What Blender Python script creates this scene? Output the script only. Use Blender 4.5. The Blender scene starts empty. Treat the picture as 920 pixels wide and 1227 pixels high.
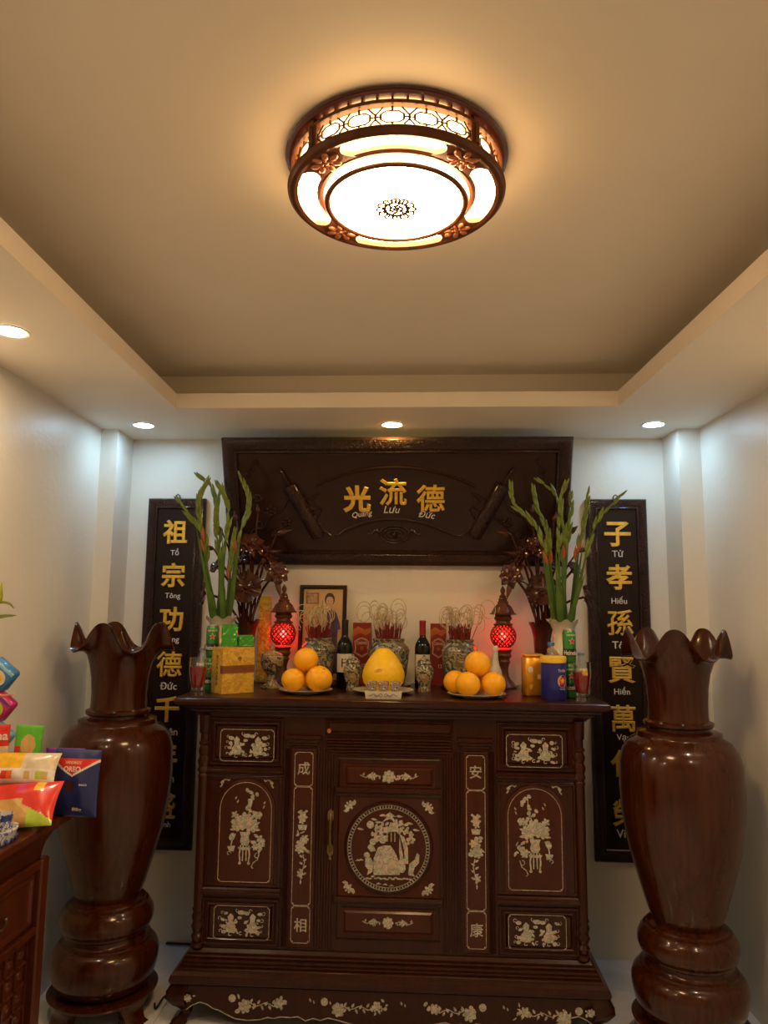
import bpy, bmesh, math, random
from mathutils import Vector, Matrix

# ------------------------------------------------------------------ camera, world, exposure
SC = bpy.context.scene
COL = SC.collection
R = math.radians
PI = math.pi
sin, cos = math.sin, math.cos

def make_camera():
    yaw, pitch, roll = .0526, .1316, .0095
    f = Vector((-sin(yaw)*cos(pitch), cos(yaw)*cos(pitch), sin(pitch)))
    r = Vector((cos(yaw), sin(yaw), 0)); u = r.cross(f)
    r2 = r*cos(roll)+u*sin(roll); u2 = u*cos(roll)-r*sin(roll)
    c = bpy.data.cameras.new('camera'); o = bpy.data.objects.new('camera', c); COL.objects.link(o)
    m = Matrix((r2, u2, -f)).transposed().to_4x4(); m.translation = (0, 0, 1.65)
    o.matrix_world = m
    c.sensor_fit = 'VERTICAL'; c.sensor_height = 36; c.lens = 874.87/1227*36
    c.clip_start = .02; c.clip_end = 50
    SC.camera = o
make_camera()
w = bpy.data.worlds.new('world'); SC.world = w; w.use_nodes = True
w.node_tree.nodes['Background'].inputs[0].default_value = (.5, .45, .4, 1)
w.node_tree.nodes['Background'].inputs[1].default_value = .05
SC.view_settings.view_transform = 'Standard'; SC.view_settings.look = 'None'
SC.view_settings.gamma = 1; SC.view_settings.use_curve_mapping = False
SC.view_settings.exposure = 2.0
LAMP_STRENGTH = 12.0        # ceiling lamp diffusers
COOL_STRENGTH = 27.0       # recessed downlights by the back wall
WARM_STRENGTH = 66.0       # recessed downlights nearer the front
SPOT_STRENGTH = 32.0       # amber downlight above the plaque

# ------------------------------------------------------------------ helpers
random.seed(7)
class G:
    def __init__(s): s.v = []; s.f = []; s.m = []; s.mi = 0
    def add(s, vs, fs):
        b = len(s.v); s.v += [tuple(p) for p in vs]
        for q in fs: s.f.append([b+i for i in q]); s.m.append(s.mi)
        return s
    def box(s, x0, x1, y0, y1, z0, z1, b=0.0, mat=None):
        cx, cy, cz = (x0+x1)/2, (y0+y1)/2, (z0+z1)/2
        hx, hy, hz = abs(x1-x0)/2, abs(y1-y0)/2, abs(z1-z0)/2
        b = min(b, hx*.9, hy*.9, hz*.9)
        if b <= 0:
            vs = [(cx+a*hx, cy+c*hy, cz+d*hz) for a in (-1, 1) for c in (-1, 1) for d in (-1, 1)]
            fs = [(0,1,3,2),(4,6,7,5),(0,4,5,1),(2,3,7,6),(0,2,6,4),(1,5,7,3)]
        else:
            vs = []; ix = {}
            for a in (-1, 1):
                for c in (-1, 1):
                    for d in (-1, 1):
                        for k, (i, j, l) in enumerate(((0, b, b), (b, 0, b), (b, b, 0))):
                            ix[a, c, d, k] = len(vs); vs.append((cx+a*(hx-i), cy+c*(hy-j), cz+d*(hz-l)))
            fs = []
            for a in (-1, 1):
                fs.append([ix[a,-1,-1,0], ix[a,1,-1,0], ix[a,1,1,0], ix[a,-1,1,0]])
                fs.append([ix[-1,a,-1,1], ix[1,a,-1,1], ix[1,a,1,1], ix[-1,a,1,1]])
                fs.append([ix[-1,-1,a,2], ix[1,-1,a,2], ix[1,1,a,2], ix[-1,1,a,2]])
                for c in (-1, 1):
                    fs.append([ix[a,c,-1,0], ix[a,c,1,0], ix[a,c,1,1], ix[a,c,-1,1]])
                    fs.append([ix[a,-1,c,0], ix[a,1,c,0], ix[a,1,c,2], ix[a,-1,c,2]])
                    fs.append([ix[-1,a,c,1], ix[1,a,c,1], ix[1,a,c,2], ix[-1,a,c,2]])
                    for d in (-1, 1): fs.append([ix[a,c,d,0], ix[a,c,d,1], ix[a,c,d,2]])
        if mat is not None: vs = [mat @ Vector(p) for p in vs]
        return s.add(vs, fs)
    def loft(s, loops, cap0=True, cap1=True, closed=True):
        n = len(loops[0]); vs = [p for l in loops for p in l]; fs = []
        for i in range(len(loops)-1):
            for j in range(n if closed else n-1):
                k = (j+1) % n
                fs.append((i*n+j, i*n+k, (i+1)*n+k, (i+1)*n+j))
        if cap0: fs.append(list(range(n))[::-1])
        if cap1: fs.append(list(range((len(loops)-1)*n, len(loops)*n)))
        return s.add(vs, fs)
    def rects(s, loops):           # stacked horizontal rectangles (x0,x1,y0,y1,z)
        return s.loft([[(a,c,z),(b,c,z),(b,d,z),(a,d,z)] for a,b,c,d,z in loops])
    def mould(s, x0, x1, z0, z1, y, prof, fill=True, back=True):   # picture-frame moulding facing -y
        loops = [[(x0+i,y-p,z0+i),(x1-i,y-p,z0+i),(x1-i,y-p,z1-i),(x0+i,y-p,z1-i)] for i, p in prof]
        return s.loft(loops, cap0=back and fill, cap1=fill)
    def lathe(s, prof, n=32, c=(0,0,0), lob=None, cap=True, ring=False):
        loops = []
        if ring: prof = list(prof)+[prof[0]]; cap = False
        for k, (r, z) in enumerate(prof):
            lp = []
            for j in range(n):
                a = 2*PI*j/n
                rr, zz = (r, z) if lob is None else lob(k, r, z, a)
                lp.append((c[0]+rr*sin(a), c[1]-rr*cos(a), c[2]+zz))
            loops.append(lp)
        return s.loft(loops, cap, cap)
    def tube(s, pts, rad, n=6, cap=True):
        P = [Vector(p) for p in pts]; m = len(P)
        if not hasattr(rad, '__len__'): rad = [rad]*m
        t0 = (P[1]-P[0]).normalized()
        up = Vector((0,0,1)) if abs(t0.z) < .9 else Vector((1,0,0))
        nrm = t0.cross(up).normalized(); loops = []
        for i in range(m):
            t = (P[min(i+1,m-1)]-P[max(i-1,0)])
            t = t.normalized() if t.length > 1e-9 else t0
            nrm = (nrm-t*nrm.dot(t)); nrm = nrm.normalized() if nrm.length > 1e-6 else t.orthogonal().normalized()
            bi = t.cross(nrm)
            loops.append([P[i]+(nrm*cos(2*PI*j/n)+bi*sin(2*PI*j/n))*rad[i] for j in range(n)])
        return s.loft(loops, cap, cap)
    def prism(s, pts, y0, y1):     # polygon in x,z extruded along y
        return s.loft([[(x, y1, z) for x, z in pts], [(x, y0, z) for x, z in pts]])
    def flat(s, pts, y, d=.0012):  # thin inlay standing proud of a plane that faces -y
        return s.loft([[(x, y, z) for x, z in pts], [(x, y-d, z) for x, z in pts]], cap0=False)
    def ribbon(s, pts, w, y, d=.0012, closed=False):
        n = len(pts); L = []; Rr = []
        for i in range(n):
            a = pts[(i-1) % n] if (closed or i > 0) else pts[i]
            b = pts[(i+1) % n] if (closed or i < n-1) else pts[i]
            dx, dz = b[0]-a[0], b[1]-a[1]; l = math.hypot(dx, dz) or 1
            nx, nz = -dz/l*w/2, dx/l*w/2
            L.append((pts[i][0]+nx, pts[i][1]+nz)); Rr.append((pts[i][0]-nx, pts[i][1]-nz))
        vs = [(x, y-d, z) for x, z in L]+[(x, y-d, z) for x, z in Rr]+[(x, y, z) for x, z in L]+[(x, y, z) for x, z in Rr]
        fs = []
        for i in range(n if closed else n-1):
            k = (i+1) % n
            fs += [(i, k, n+k, n+i), (i, 2*n+i, 2*n+k, k), (n+i, n+k, 3*n+k, 3*n+i)]
        return s.add(vs, fs)
    def sphere(s, c, r, nu=16, nv=10, sq=(1,1,1), rot=None):
        loops = []
        for i in range(1, nv):
            a = -PI/2+PI*i/nv
            loops.append([Vector((r*cos(a)*cos(2*PI*j/nu)*sq[0], r*cos(a)*sin(2*PI*j/nu)*sq[1], r*sin(a)*sq[2])) for j in range(nu)])
        vs = [p for l in loops for p in l]+[Vector((0,0,-r*sq[2])), Vector((0,0,r*sq[2]))]
        if rot is not None: vs = [rot @ p for p in vs]
        vs = [p+Vector(c) for p in vs]; n = nu; m = len(loops); fs = []
        for i in range(m-1):
            for j in range(n): k = (j+1) % n; fs.append((i*n+j, i*n+k, (i+1)*n+k, (i+1)*n+j))
        for j in range(n):
            k = (j+1) % n; fs.append((m*n, k, j)); fs.append((m*n+1, (m-1)*n+j, (m-1)*n+k))
        return s.add(vs, fs)
    def xf(s, fn):
        s.v = [tuple(fn(Vector(p))) for p in s.v]; return s
    def join(s, o, fn=None):
        b = len(s.v); s.v += [tuple(fn(Vector(p))) if fn else p for p in o.v]
        s.f += [[b+i for i in q] for q in o.f]; s.m += o.m
        return s

def mesh_of(name, g, mats, smooth=38, normals=True):
    me = bpy.data.meshes.new(name)
    me.from_pydata([tuple(p) for p in g.v], [], g.f)
    if not isinstance(mats, (list, tuple)): mats = [mats]
    for m in mats: me.materials.append(m)
    me.polygons.foreach_set('material_index', g.m)
    if normals:
        bm = bmesh.new(); bm.from_mesh(me); bmesh.ops.recalc_face_normals(bm, faces=bm.faces); bm.to_mesh(me); bm.free()
    if smooth:
        me.shade_smooth(); me.set_sharp_from_angle(angle=R(smooth))
    me.update()
    return me
def put(name, g, mats, parent=None, smooth=38, loc=None, rot=None, normals=True):
    o = bpy.data.objects.new(name, mesh_of(name, g, mats, smooth, normals)); COL.objects.link(o)
    if parent is not None: o.parent = parent
    if loc is not None: o.location = loc
    if rot is not None: o.rotation_euler = rot
    return o
def tag(o, label, cat, group=None):
    o['label'] = label; o['category'] = cat
    if group: o['group'] = group
    return o
def thing(name, label, cat, loc=(0,0,0), rot=(0,0,0), group=None):
    o = bpy.data.objects.new(name, None); COL.objects.link(o)
    o.location = loc; o.rotation_euler = rot; o.empty_display_size = .05
    return tag(o, label, cat, group)
def struct(name, g, m, parent=None, smooth=None):
    o = put(name, g, m, parent, smooth)
    if parent is None: o['kind'] = 'structure'
    return o
def copy_tree(o, parent=None):
    c = o.copy(); COL.objects.link(c); c.parent = parent
    for ch in list(o.children): copy_tree(ch, c)
    return c

# ------------------------------------------------------------------ lettering (mesh from the built-in font)
TXT = {}
def prep_text(s, bold=0., ext=0., bev=0., res=3):
    key = (s, bold, ext, bev)
    if key in TXT: return TXT[key]
    c = bpy.data.curves.new('t', 'FONT'); c.body = s; c.size = 1; c.offset = bold; c.extrude = ext; c.bevel_depth = bev
    c.bevel_resolution = 0; c.resolution_u = res; c.align_x = 'CENTER'; c.align_y = 'CENTER'
    o = bpy.data.objects.new('t', c); COL.objects.link(o)
    dg = bpy.context.evaluated_depsgraph_get()
    me = bpy.data.meshes.new_from_object(o.evaluated_get(dg))
    V = [tuple(v.co) for v in me.vertices]; F = [list(p.vertices) for p in me.polygons]
    bpy.data.objects.remove(o); bpy.data.curves.remove(c); bpy.data.meshes.remove(me)
    xs = [p[0] for p in V]; ys = [p[1] for p in V]
    cx, cy = (min(xs)+max(xs))/2, (min(ys)+max(ys))/2
    V = [(p[0]-cx, p[1]-cy, p[2]) for p in V]
    TXT[key] = (V, F, max(xs)-min(xs), max(ys)-min(ys))
    return TXT[key]
def text_g(s, h, x=0, z=0, y=0, bold=0., ext=.02, bev=0., sx=1., shear=0., rot=0., width=None, mapf=None):
    """lettering of real height h (of its own bounds), centred at x,z, facing -y, back on plane y"""
    V, F, W, H = prep_text(s, bold, ext, bev)
    k = h/H; kx = (width/W) if width else k*sx
    e = ext+bev; g = G(); out = []
    for p in V:
        a, b = p[0]*kx+shear*p[1]*k, p[1]*k
        a, b = a*cos(rot)-b*sin(rot), a*sin(rot)+b*cos(rot)
        q = (x+a, y-(p[2]+e)*k, z+b)
        out.append(mapf(q) if mapf else q)
    return g.add(out, F)

# ------------------------------------------------------------------ materials
MATS = {}
def nodes(name):
    m = bpy.data.materials.new(name); m.use_nodes = True
    nt = m.node_tree; return m, nt, nt.nodes['Principled BSDF']
def ramp(nt, stops):
    r = nt.nodes.new('ShaderNodeValToRGB'); e = r.color_ramp.elements
    while len(e) < len(stops): e.new(.5)
    for i, (p, c) in enumerate(stops): e[i].position = p; e[i].color = (*c, 1)
    return r
def coords(nt, scale=(1,1,1), kind='Object'):
    t = nt.nodes.new('ShaderNodeTexCoord'); mp = nt.nodes.new('ShaderNodeMapping')
    mp.inputs['Scale'].default_value = scale
    nt.links.new(t.outputs[kind], mp.inputs[0]); return mp.outputs[0]
def noise(nt, vec, scale, detail=3, rough=.5, dist=0):
    n = nt.nodes.new('ShaderNodeTexNoise'); n.inputs['Scale'].default_value = scale
    n.inputs['Detail'].default_value = detail; n.inputs['Roughness'].default_value = rough; n.inputs['Distortion'].default_value = dist
    nt.links.new(vec, n.inputs['Vector']); return n.outputs[0]
def bump(nt, b, h, strength, dist=.002):
    n = nt.nodes.new('ShaderNodeBump'); n.inputs['Strength'].default_value = strength; n.inputs['Distance'].default_value = dist
    nt.links.new(h, n.inputs['Height']); nt.links.new(n.outputs[0], b.inputs['Normal'])
def plain(name, col, rough=.5, metal=0., coat=0., spec=.5, trans=0., ior=1.45, var=.08, vs=30., bmp=0., emis=None, es=0.):
    m, nt, b = nodes(name)
    v = coords(nt); n = noise(nt, v, vs, 3)
    lo = tuple(max(0, c*(1-var)) for c in col); hi = tuple(min(1, c*(1+var)) for c in col)
    r = ramp(nt, [(.3, lo), (.7, hi)]); nt.links.new(n, r.inputs[0]); nt.links.new(r.outputs[0], b.inputs['Base Color'])
    b.inputs['Roughness'].default_value = rough; b.inputs['Metallic'].default_value = metal
    b.inputs['Coat Weight'].default_value = coat; b.inputs['Coat Roughness'].default_value = .08
    b.inputs['Specular IOR Level'].default_value = spec
    b.inputs['Transmission Weight'].default_value = trans; b.inputs['IOR'].default_value = ior
    if bmp: bump(nt, b, noise(nt, v, vs*4, 4), bmp)
    if emis: b.inputs['Emission Color'].default_value = (*emis, 1); b.inputs['Emission Strength'].default_value = es
    return m
def wood(name, c1, c2, rough=.3, coat=.4, grain=(26,26,2.2), carve=0., cs=60.):
    m, nt, b = nodes(name)
    v = coords(nt, grain); n = noise(nt, v, 1.6, 6, .6, .6)
    r = ramp(nt, [(.28, c1), (.72, c2)]); nt.links.new(n, r.inputs[0]); nt.links.new(r.outputs[0], b.inputs['Base Color'])
    b.inputs['Roughness'].default_value = rough; b.inputs['Coat Weight'].default_value = coat*.5; b.inputs['Coat Roughness'].default_value = .10
    b.inputs['Specular IOR Level'].default_value = .2
    if carve:
        v2 = coords(nt); n2 = noise(nt, v2, cs, 2, .5, 1.2)
        r2 = ramp(nt, [(.42, (0,0,0)), (.58, (1,1,1))]); nt.links.new(n2, r2.inputs[0]); bump(nt, b, r2.outputs[0], carve, .004)
    else:
        bump(nt, b, n, .06, .001)
    return m
def emit(name, col, st, vein=None):
    m, nt, b = nodes(name); nt.nodes.remove(b)
    e = nt.nodes.new('ShaderNodeEmission'); e.inputs[1].default_value = st; e.inputs[0].default_value = (*col, 1)
    if vein:
        v = coords(nt); n = noise(nt, v, 9, 5, .6, 1.5)
        r = ramp(nt, [(.40, col), (.49, vein), (.56, col)]); nt.links.new(n, r.inputs[0]); nt.links.new(r.outputs[0], e.inputs[0])
    nt.links.new(e.outputs[0], nt.nodes['Material Output'].inputs[0]); return m
def plaster(name, col, rough=.55, bs=.12, sc=55):
    m, nt, b = nodes(name); v = coords(nt)
    n = noise(nt, v, 3.0, 4); r = ramp(nt, [(.3, tuple(c*.96 for c in col)), (.7, col)])
    nt.links.new(n, r.inputs[0]); nt.links.new(r.outputs[0], b.inputs['Base Color'])
    b.inputs['Roughness'].default_value = rough; b.inputs['Specular IOR Level'].default_value = .4
    bump(nt, b, noise(nt, v, sc, 4, .6), bs, .004); return m
def pearl(name):
    m, nt, b = nodes(name); v = coords(nt); n = noise(nt, v, 46, 3, .6, .8)
    r = ramp(nt, [(.25, (.12,.16,.13)), (.40, (.56,.52,.42)), (.50, (.22,.27,.22)), (.60, (.58,.42,.33)), (.75, (.40,.40,.35))])
    nt.links.new(n, r.inputs[0]); nt.links.new(r.outputs[0], b.inputs['Base Color'])
    b.inputs['Roughness'].default_value = .25; b.inputs['Coat Weight'].default_value = .3; return m
def painted(name, base, p1, p2, sc=22., rough=.25, crack=True):
    """glazed ceramic with brush-painted motif and fine crackle"""
    m, nt, b = nodes(name); v = coords(nt); n = noise(nt, v, sc, 4, .55, 1.6)
    r = ramp(nt, [(.37, base), (.42, p1), (.47, p1), (.50, base), (.55, p2), (.62, p2), (.66, base)])
    nt.links.new(n, r.inputs[0]); out = r.outputs[0]
    if crack:
        vo = nt.nodes.new('ShaderNodeTexVoronoi'); vo.feature = 'DISTANCE_TO_EDGE'; vo.inputs['Scale'].default_value = 120
        nt.links.new(v, vo.inputs['Vector'])
        rr = ramp(nt, [(0, (.45,.42,.36)), (.06, (1,1,1))]); nt.links.new(vo.outputs['Distance'], rr.inputs[0])
        mx = nt.nodes.new('ShaderNodeMix'); mx.data_type = 'RGBA'; mx.blend_type = 'MULTIPLY'; mx.inputs[0].default_value = .35
        nt.links.new(out, mx.inputs[6]); nt.links.new(rr.outputs[0], mx.inputs[7]); out = mx.outputs[2]
    nt.links.new(out, b.inputs['Base Color']); b.inputs['Roughness'].default_value = rough; b.inputs['Coat Weight'].default_value = .4
    return m
def thin_glass(name, tint, mix=.5):
    """see-through tinted shell: part transparent, part translucent"""
    m, nt, b = nodes(name); nt.nodes.remove(b)
    t = nt.nodes.new('ShaderNodeBsdfTransparent'); t.inputs[0].default_value = (*tint, 1)
    d = nt.nodes.new('ShaderNodeBsdfTranslucent'); d.inputs[0].default_value = (*tint, 1)
    x = nt.nodes.new('ShaderNodeMixShader'); x.inputs[0].default_value = mix
    nt.links.new(t.outputs[0], x.inputs[1]); nt.links.new(d.outputs[0], x.inputs[2])
    g = nt.nodes.new('ShaderNodeBsdfGlossy'); g.inputs['Roughness'].default_value = .08
    x2 = nt.nodes.new('ShaderNodeMixShader'); x2.inputs[0].default_value = .06
    nt.links.new(x.outputs[0], x2.inputs[1]); nt.links.new(g.outputs[0], x2.inputs[2])
    nt.links.new(x2.outputs[0], nt.nodes['Material Output'].inputs[0]); return m

M_WALL = plaster('wall_paint', (.80,.77,.69), .40, .30, 34)
M_CEIL = plaster('ceiling_paint', (.86,.80,.70), .6, .05)
M_GROUT = plain('grout', (.35,.35,.34), .8)
def marble():
    m, nt, b = nodes('floor_tile_glaze'); v = coords(nt); n = noise(nt, v, 2.2, 6, .6, 1.2)
    r = ramp(nt, [(.35, (.62,.63,.66)), (.5, (.74,.75,.78)), (.6, (.68,.69,.72))]); nt.links.new(n, r.inputs[0]); nt.links.new(r.outputs[0], b.inputs['Base Color'])
    b.inputs['Roughness'].default_value = .12; return m
M_TILE = marble()
M_ROSE = wood('vase_rosewood', (.026,.0048,.0014), (.066,.0145,.0036), .22, .9)
M_CAB = wood('cabinet_rosewood', (.020,.0040,.0019), (.042,.0085,.0032), .30, .45)
M_CAB2 = wood('panel_rosewood', (.040,.0080,.0026), (.062,.0125,.0036), .30, .4)
M_SIDE = wood('table_mahogany', (.050,.010,.0035), (.10,.022,.006), .32, .4)
M_PLAQ = wood('plaque_dark_wood', (.019,.0062,.0042), (.036,.0120,.0080), .34, .5, (2.2,26,26))
M_CARV = wood('carved_dark_wood', (.019,.0062,.0044), (.042,.0140,.0095), .30, .6, (5,5,5), .9, 70)
M_BOARD = wood('board_dark_wood', (.011,.0045,.0035), (.019,.0080,.0060), .42, .12)
M_LOTUS = wood('carved_lotus_wood', (.034,.0080,.0046), (.088,.023,.013), .18, 1.1, (14,14,6))
M_LANT = wood('lantern_wood', (.070,.021,.010), (.15,.052,.024), .30, .5)
M_LAMPW = wood('lamp_wood', (.085,.028,.012), (.16,.058,.024), .38, .3, (12,12,12))
M_LAMPR = plain('lamp_red_lacquer', (.085,.014,.007), .35, coat=.4)
M_GOLD = plain('gold_leaf', (.80,.50,.07), .36, metal=.35, var=.15, vs=60)
M_WHITE = plain('white_paint', (.78,.76,.70), .5)
M_PEARL = pearl('mother_of_pearl')
M_BRASS = plain('aged_brass', (.20,.14,.055), .35, metal=.9, var=.2)
M_COPPER = plain('red_copper', (.55,.20,.09), .35, metal=.5)  # plain reddish copper of the lamp carvings and lock knob
E_LAMP = emit('lamp_acrylic', (1.0,.62,.30), LAMP_STRENGTH, (1.0,.52,.16))
E_LAMP2 = emit('lamp_acrylic_plain', (1.0,.60,.28), LAMP_STRENGTH)
E_LAMP3 = emit('lamp_acrylic_side', (1.0,.56,.21), LAMP_STRENGTH*.30)
E_COOL = emit('cool_led', (.47,.76,1.0), COOL_STRENGTH)
E_WARM = emit('warm_led', (1.0,.74,.46), WARM_STRENGTH)
E_SPOT = emit('amber_led', (1.0,.66,.20), SPOT_STRENGTH)
M_RING = plain('downlight_rim', (.75,.74,.72), .4)
M_CREAM = plain('cream_ceramic', (.62,.58,.47), .25, coat=.4, var=.06)
M_CRACK = painted('crackle_glaze', (.40,.37,.27), (.07,.075,.05), (.17,.13,.055), 12)
M_CRACK2 = painted('crackle_glaze_jar', (.50,.46,.35), (.05,.055,.04), (.34,.22,.05), 20)
M_BLUEW = painted('blue_white_ceramic', (.76,.76,.74), (.06,.08,.32), (.66,.67,.70), 30, .2, False)
M_TEA = painted('tea_cup_glaze', (.66,.62,.52), (.05,.05,.12), (.30,.18,.05), 34, .2, False)
M_VASEP = painted('flower_vase_glaze', (.62,.58,.46), (.36,.24,.09), (.22,.14,.05), 14, .25, False)
M_GREEN = plain('stem_green', (.060,.125,.014), .45, var=.3, vs=14)
M_BUD = plain('bud_green', (.15,.20,.025), .5, var=.3, vs=40)
M_BUDR = plain('bud_orange', (.38,.085,.03), .5)
M_ORANGE = plain('orange_peel', (.92,.44,.008), .42, var=.05, bmp=.25, vs=90)
M_POMELO = plain('pomelo_peel', (.90,.56,.010), .42, var=.05, bmp=.2, vs=90)
M_STAMP = plain('peel_stamp', (.50,.27,.02), .6)
M_STEMB = plain('fruit_stem', (.20,.16,.04), .8)
M_ASH = plain('incense_ash', (.52,.42,.25), .8, var=.25, vs=60)
M_INCR = plain('incense_red', (.20,.018,.018), .7, var=.3, vs=160)
M_REDB = plain('red_carton', (.26,.022,.016), .35, var=.25, vs=9)
M_REDO = plain('orange_band', (.50,.13,.02), .35, var=.4, vs=12)
M_BTL = plain('dark_bottle_glass', (.004,.005,.003), .06, coat=.0, spec=.4)
M_CAPB = plain('black_capsule', (.018,.016,.016), .35)
M_CAPR = plain('red_capsule', (.30,.018,.022), .3, coat=.3)
M_PAPER = plain('paper_label', (.62,.56,.44), .6)
M_INK = plain('ink', (.02,.018,.016), .6)
M_GBOX = painted('gold_gift_paper', (.62,.36,.022), (.50,.27,.012), (.68,.42,.04), 34, .35, False)
M_BROWNB = plain('bronze_band', (.22,.075,.02), .3, metal=.3)
M_DKGOLD = plain('dark_gold_ink', (.30,.13,.015), .4)
M_CANG = plain('can_green', (.045,.26,.05), .25, metal=.35, coat=.4)
M_GREENF = plain('green_foil', (.055,.36,.035), .18, metal=.35, coat=.5, bmp=.5, vs=18)
M_ALU = plain('aluminium', (.62,.62,.60), .3, metal=.9)
M_RED = plain('print_red', (.62,.02,.015), .4)
M_BLACK = plain('print_black', (.012,.012,.012), .4)
M_GLASS = plain('clear_glass', (.96,.97,.96), .02, trans=1., var=0)
M_WAX = plain('red_wax', (.32,.003,.008), .2, coat=.2)
M_PET = thin_glass('clear_plastic', (.93,.95,.95), .22)
M_BLUEC = plain('blue_cap', (.06,.20,.50), .4)
M_GREYC = plain('grey_cap', (.22,.27,.33), .4)
M_TIN = plain('gold_tin', (.80,.36,.02), .28, metal=.45, coat=.3)
M_TINB = plain('blue_tin', (.020,.025,.22), .3, coat=.3)
M_YEL = plain('yellow_card', (.80,.52,.05), .45)
M_YELP = painted('yellow_patterned_card', (.62,.40,.03), (.40,.20,.02), (.70,.50,.08), 40, .5, False)
M_PHOTO = plain('photo_background', (.52,.34,.15), .3, coat=.6, vs=6)
M_FRAME = wood('photo_frame_wood', (.016,.008,.006), (.035,.016,.011), .3, .4)
M_BULB = emit('lantern_bulb', (1.0,.42,.22), 80.)
M_REDG = thin_glass('red_lantern_shade', (1.0,.012,.020), .55)
M_CORD = plain('black_cable', (.012,.012,.012), .5)
M_SOOT = plain('incense_sand', (.25,.22,.18), .9)

# ------------------------------------------------------------------ the room
YB, YF = 3.785, -.85
SK = -.045
ZS, ZL, ZC = 2.542, 2.610, 2.760
def xl(y): return -1.640+SK*(y-YB)
def xr(y): return 1.351+SK*(y-YB)
def tl(y): return -1.117-.042*(y-3.166)
def tr(y): return .861-.045*(y-3.166)
TF, TB = -.2, 3.166           # front and back edge of the tray
def vprism(g, pts, z0, z1): return g.loft([[(x, y, z0) for x, y in pts], [(x, y, z1) for x, y in pts]])

g = G(); vprism(g, [(xl(YF)-.1, YF-.1), (xr(YF)+.1, YF-.1), (xr(YB)+.1, YB+.1), (xl(YB)-.1, YB+.1)], -.06, -.004)
floor = struct('floor', g, M_GROUT)
tile_g = G(); tile_g.box(.001, .599, .001, .599, -.01, 0, .0012)
tile_me = mesh_of('tile', tile_g, M_TILE, 0)
yy = 3.495
rows = [3.495-.6*i for i in range(8)]
def cut_tile(x0, x1, y0, y1):
    q = G(); q.box(x0+.001, x1-.001, y0+.001, y1-.001, -.01, 0, .0012); put('tile', q, M_TILE, floor, 0)
xs = [-1.667+.6*i for i in range(6)]
for j, y0 in enumerate([3.495]+rows[1:]):
    y1 = YB if j == 0 else y0+.6
    y0 = max(y0, YF)
    for x0 in xs:
        a, b = max(x0, min(xl(y0), xl(y1))-.02), min(x0+.6, max(xr(y0), xr(y1))+.02)
        if b-a < .02: continue
        if b-a > .599 and y1-y0 > .599:
            o = bpy.data.objects.new('tile', tile_me); COL.objects.link(o); o.parent = floor; o.location = (x0, y0, 0)
        else: cut_tile(a, b, y0, y1)
g = G(); vprism(g, [(xl(YB)-.1, YB), (xr(YB)+.1, YB), (xr(YB)+.1, YB+.1), (xl(YB)-.1, YB+.1)], -.004, 2.86); struct('wall_back', g, M_WALL)
g = G(); vprism(g, [(xl(YF)-.1, YF), (xl(YF), YF), (xl(YB), YB), (xl(YB)-.1, YB)], -.004, 2.86); struct('wall_left', g, M_WALL)
g = G(); vprism(g, [(xr(YF), YF), (xr(YF)+.1, YF), (xr(YB)+.1, YB), (xr(YB), YB)], -.004, 2.86); struct('wall_right', g, M_WALL)
g = G(); vprism(g, [(xl(YF)-.1, YF-.1), (xr(YF)+.1, YF-.1), (xr(YF)+.1, YF), (xl(YF)-.1, YF)], -.004, 2.86); struct('wall_front', g, M_WALL)
g = G(); vprism(g, [(xl(3.55), 3.55), (-1.542, 3.55), (-1.557, YB), (xl(YB), YB)], 0, ZS); struct('trim_1', g, M_WALL)
g = G(); vprism(g, [(1.253, 3.575), (xr(3.575), 3.575), (xr(YB), YB), (1.245, YB)], 0, ZS); struct('trim_2', g, M_WALL)
# raised ceiling with a soffit border, a low lip and a hidden ledge behind it
S = .215
g = G(); vprism(g, [(xl(YF), YF), (xr(YF), YF), (xr(YB), YB), (xl(YB), YB)], ZC, ZC+.08)
ceiling = struct('ceiling', g, M_CEIL)
g = G(); T = .022
vprism(g, [(xl(YF), YF), (tl(YF), YF), (tl(YB), YB), (xl(YB), YB)], ZS, ZS+T)
vprism(g, [(tr(YF), YF), (xr(YF), YF), (xr(YB), YB), (tr(YB), YB)], ZS, ZS+T)
vprism(g, [(tl(TB), TB), (tr(TB), TB), (tr(YB), YB), (tl(YB), YB)], ZS, ZS+T)
vprism(g, [(tl(YF), YF), (tr(YF), YF), (tr(TF), TF), (tl(TF), TF)], ZS, ZS+T)
struct('soffit', g, M_CEIL, ceiling)
g = G()
e = .0015
outer = [(tl(TF)+e, TF+e), (tr(TF)-e, TF+e), (tr(TB)-e, TB-e), (tl(TB)+e, TB-e)]
ins = .025
back = [(tl(TF)-ins, TF-ins), (tr(TF)+ins, TF-ins), (tr(TB)+ins, TB+ins), (tl(TB)-ins, TB+ins)]
g.loft([[(x, y, ZS-.0005) for x, y in outer], [(x, y, ZL) for x, y in outer], [(x, y, ZL) for x, y in back], [(x, y, ZS+T-.002) for x, y in back]], False, False)
struct('cove_lip', g, M_CEIL, ceiling)
g = G()
rec = [(tl(TF)-S, TF-S), (tr(TF)+S, TF-S), (tr(TB)+S, TB+S), (tl(TB)-S, TB+S)]
rec2 = [(tl(TF)-S-.03, TF-S-.03), (tr(TF)+S+.03, TF-S-.03), (tr(TB)+S+.03, TB+S+.03), (tl(TB)-S-.03, TB+S+.03)]
g.loft([[(x, y, ZS+T) for x, y in rec], [(x, y, ZC) for x, y in rec], [(x, y, ZC) for x, y in rec2], [(x, y, ZS+T) for x, y in rec2]], False, False)
struct('recess_upstand', g, M_CEIL, ceiling)

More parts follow.
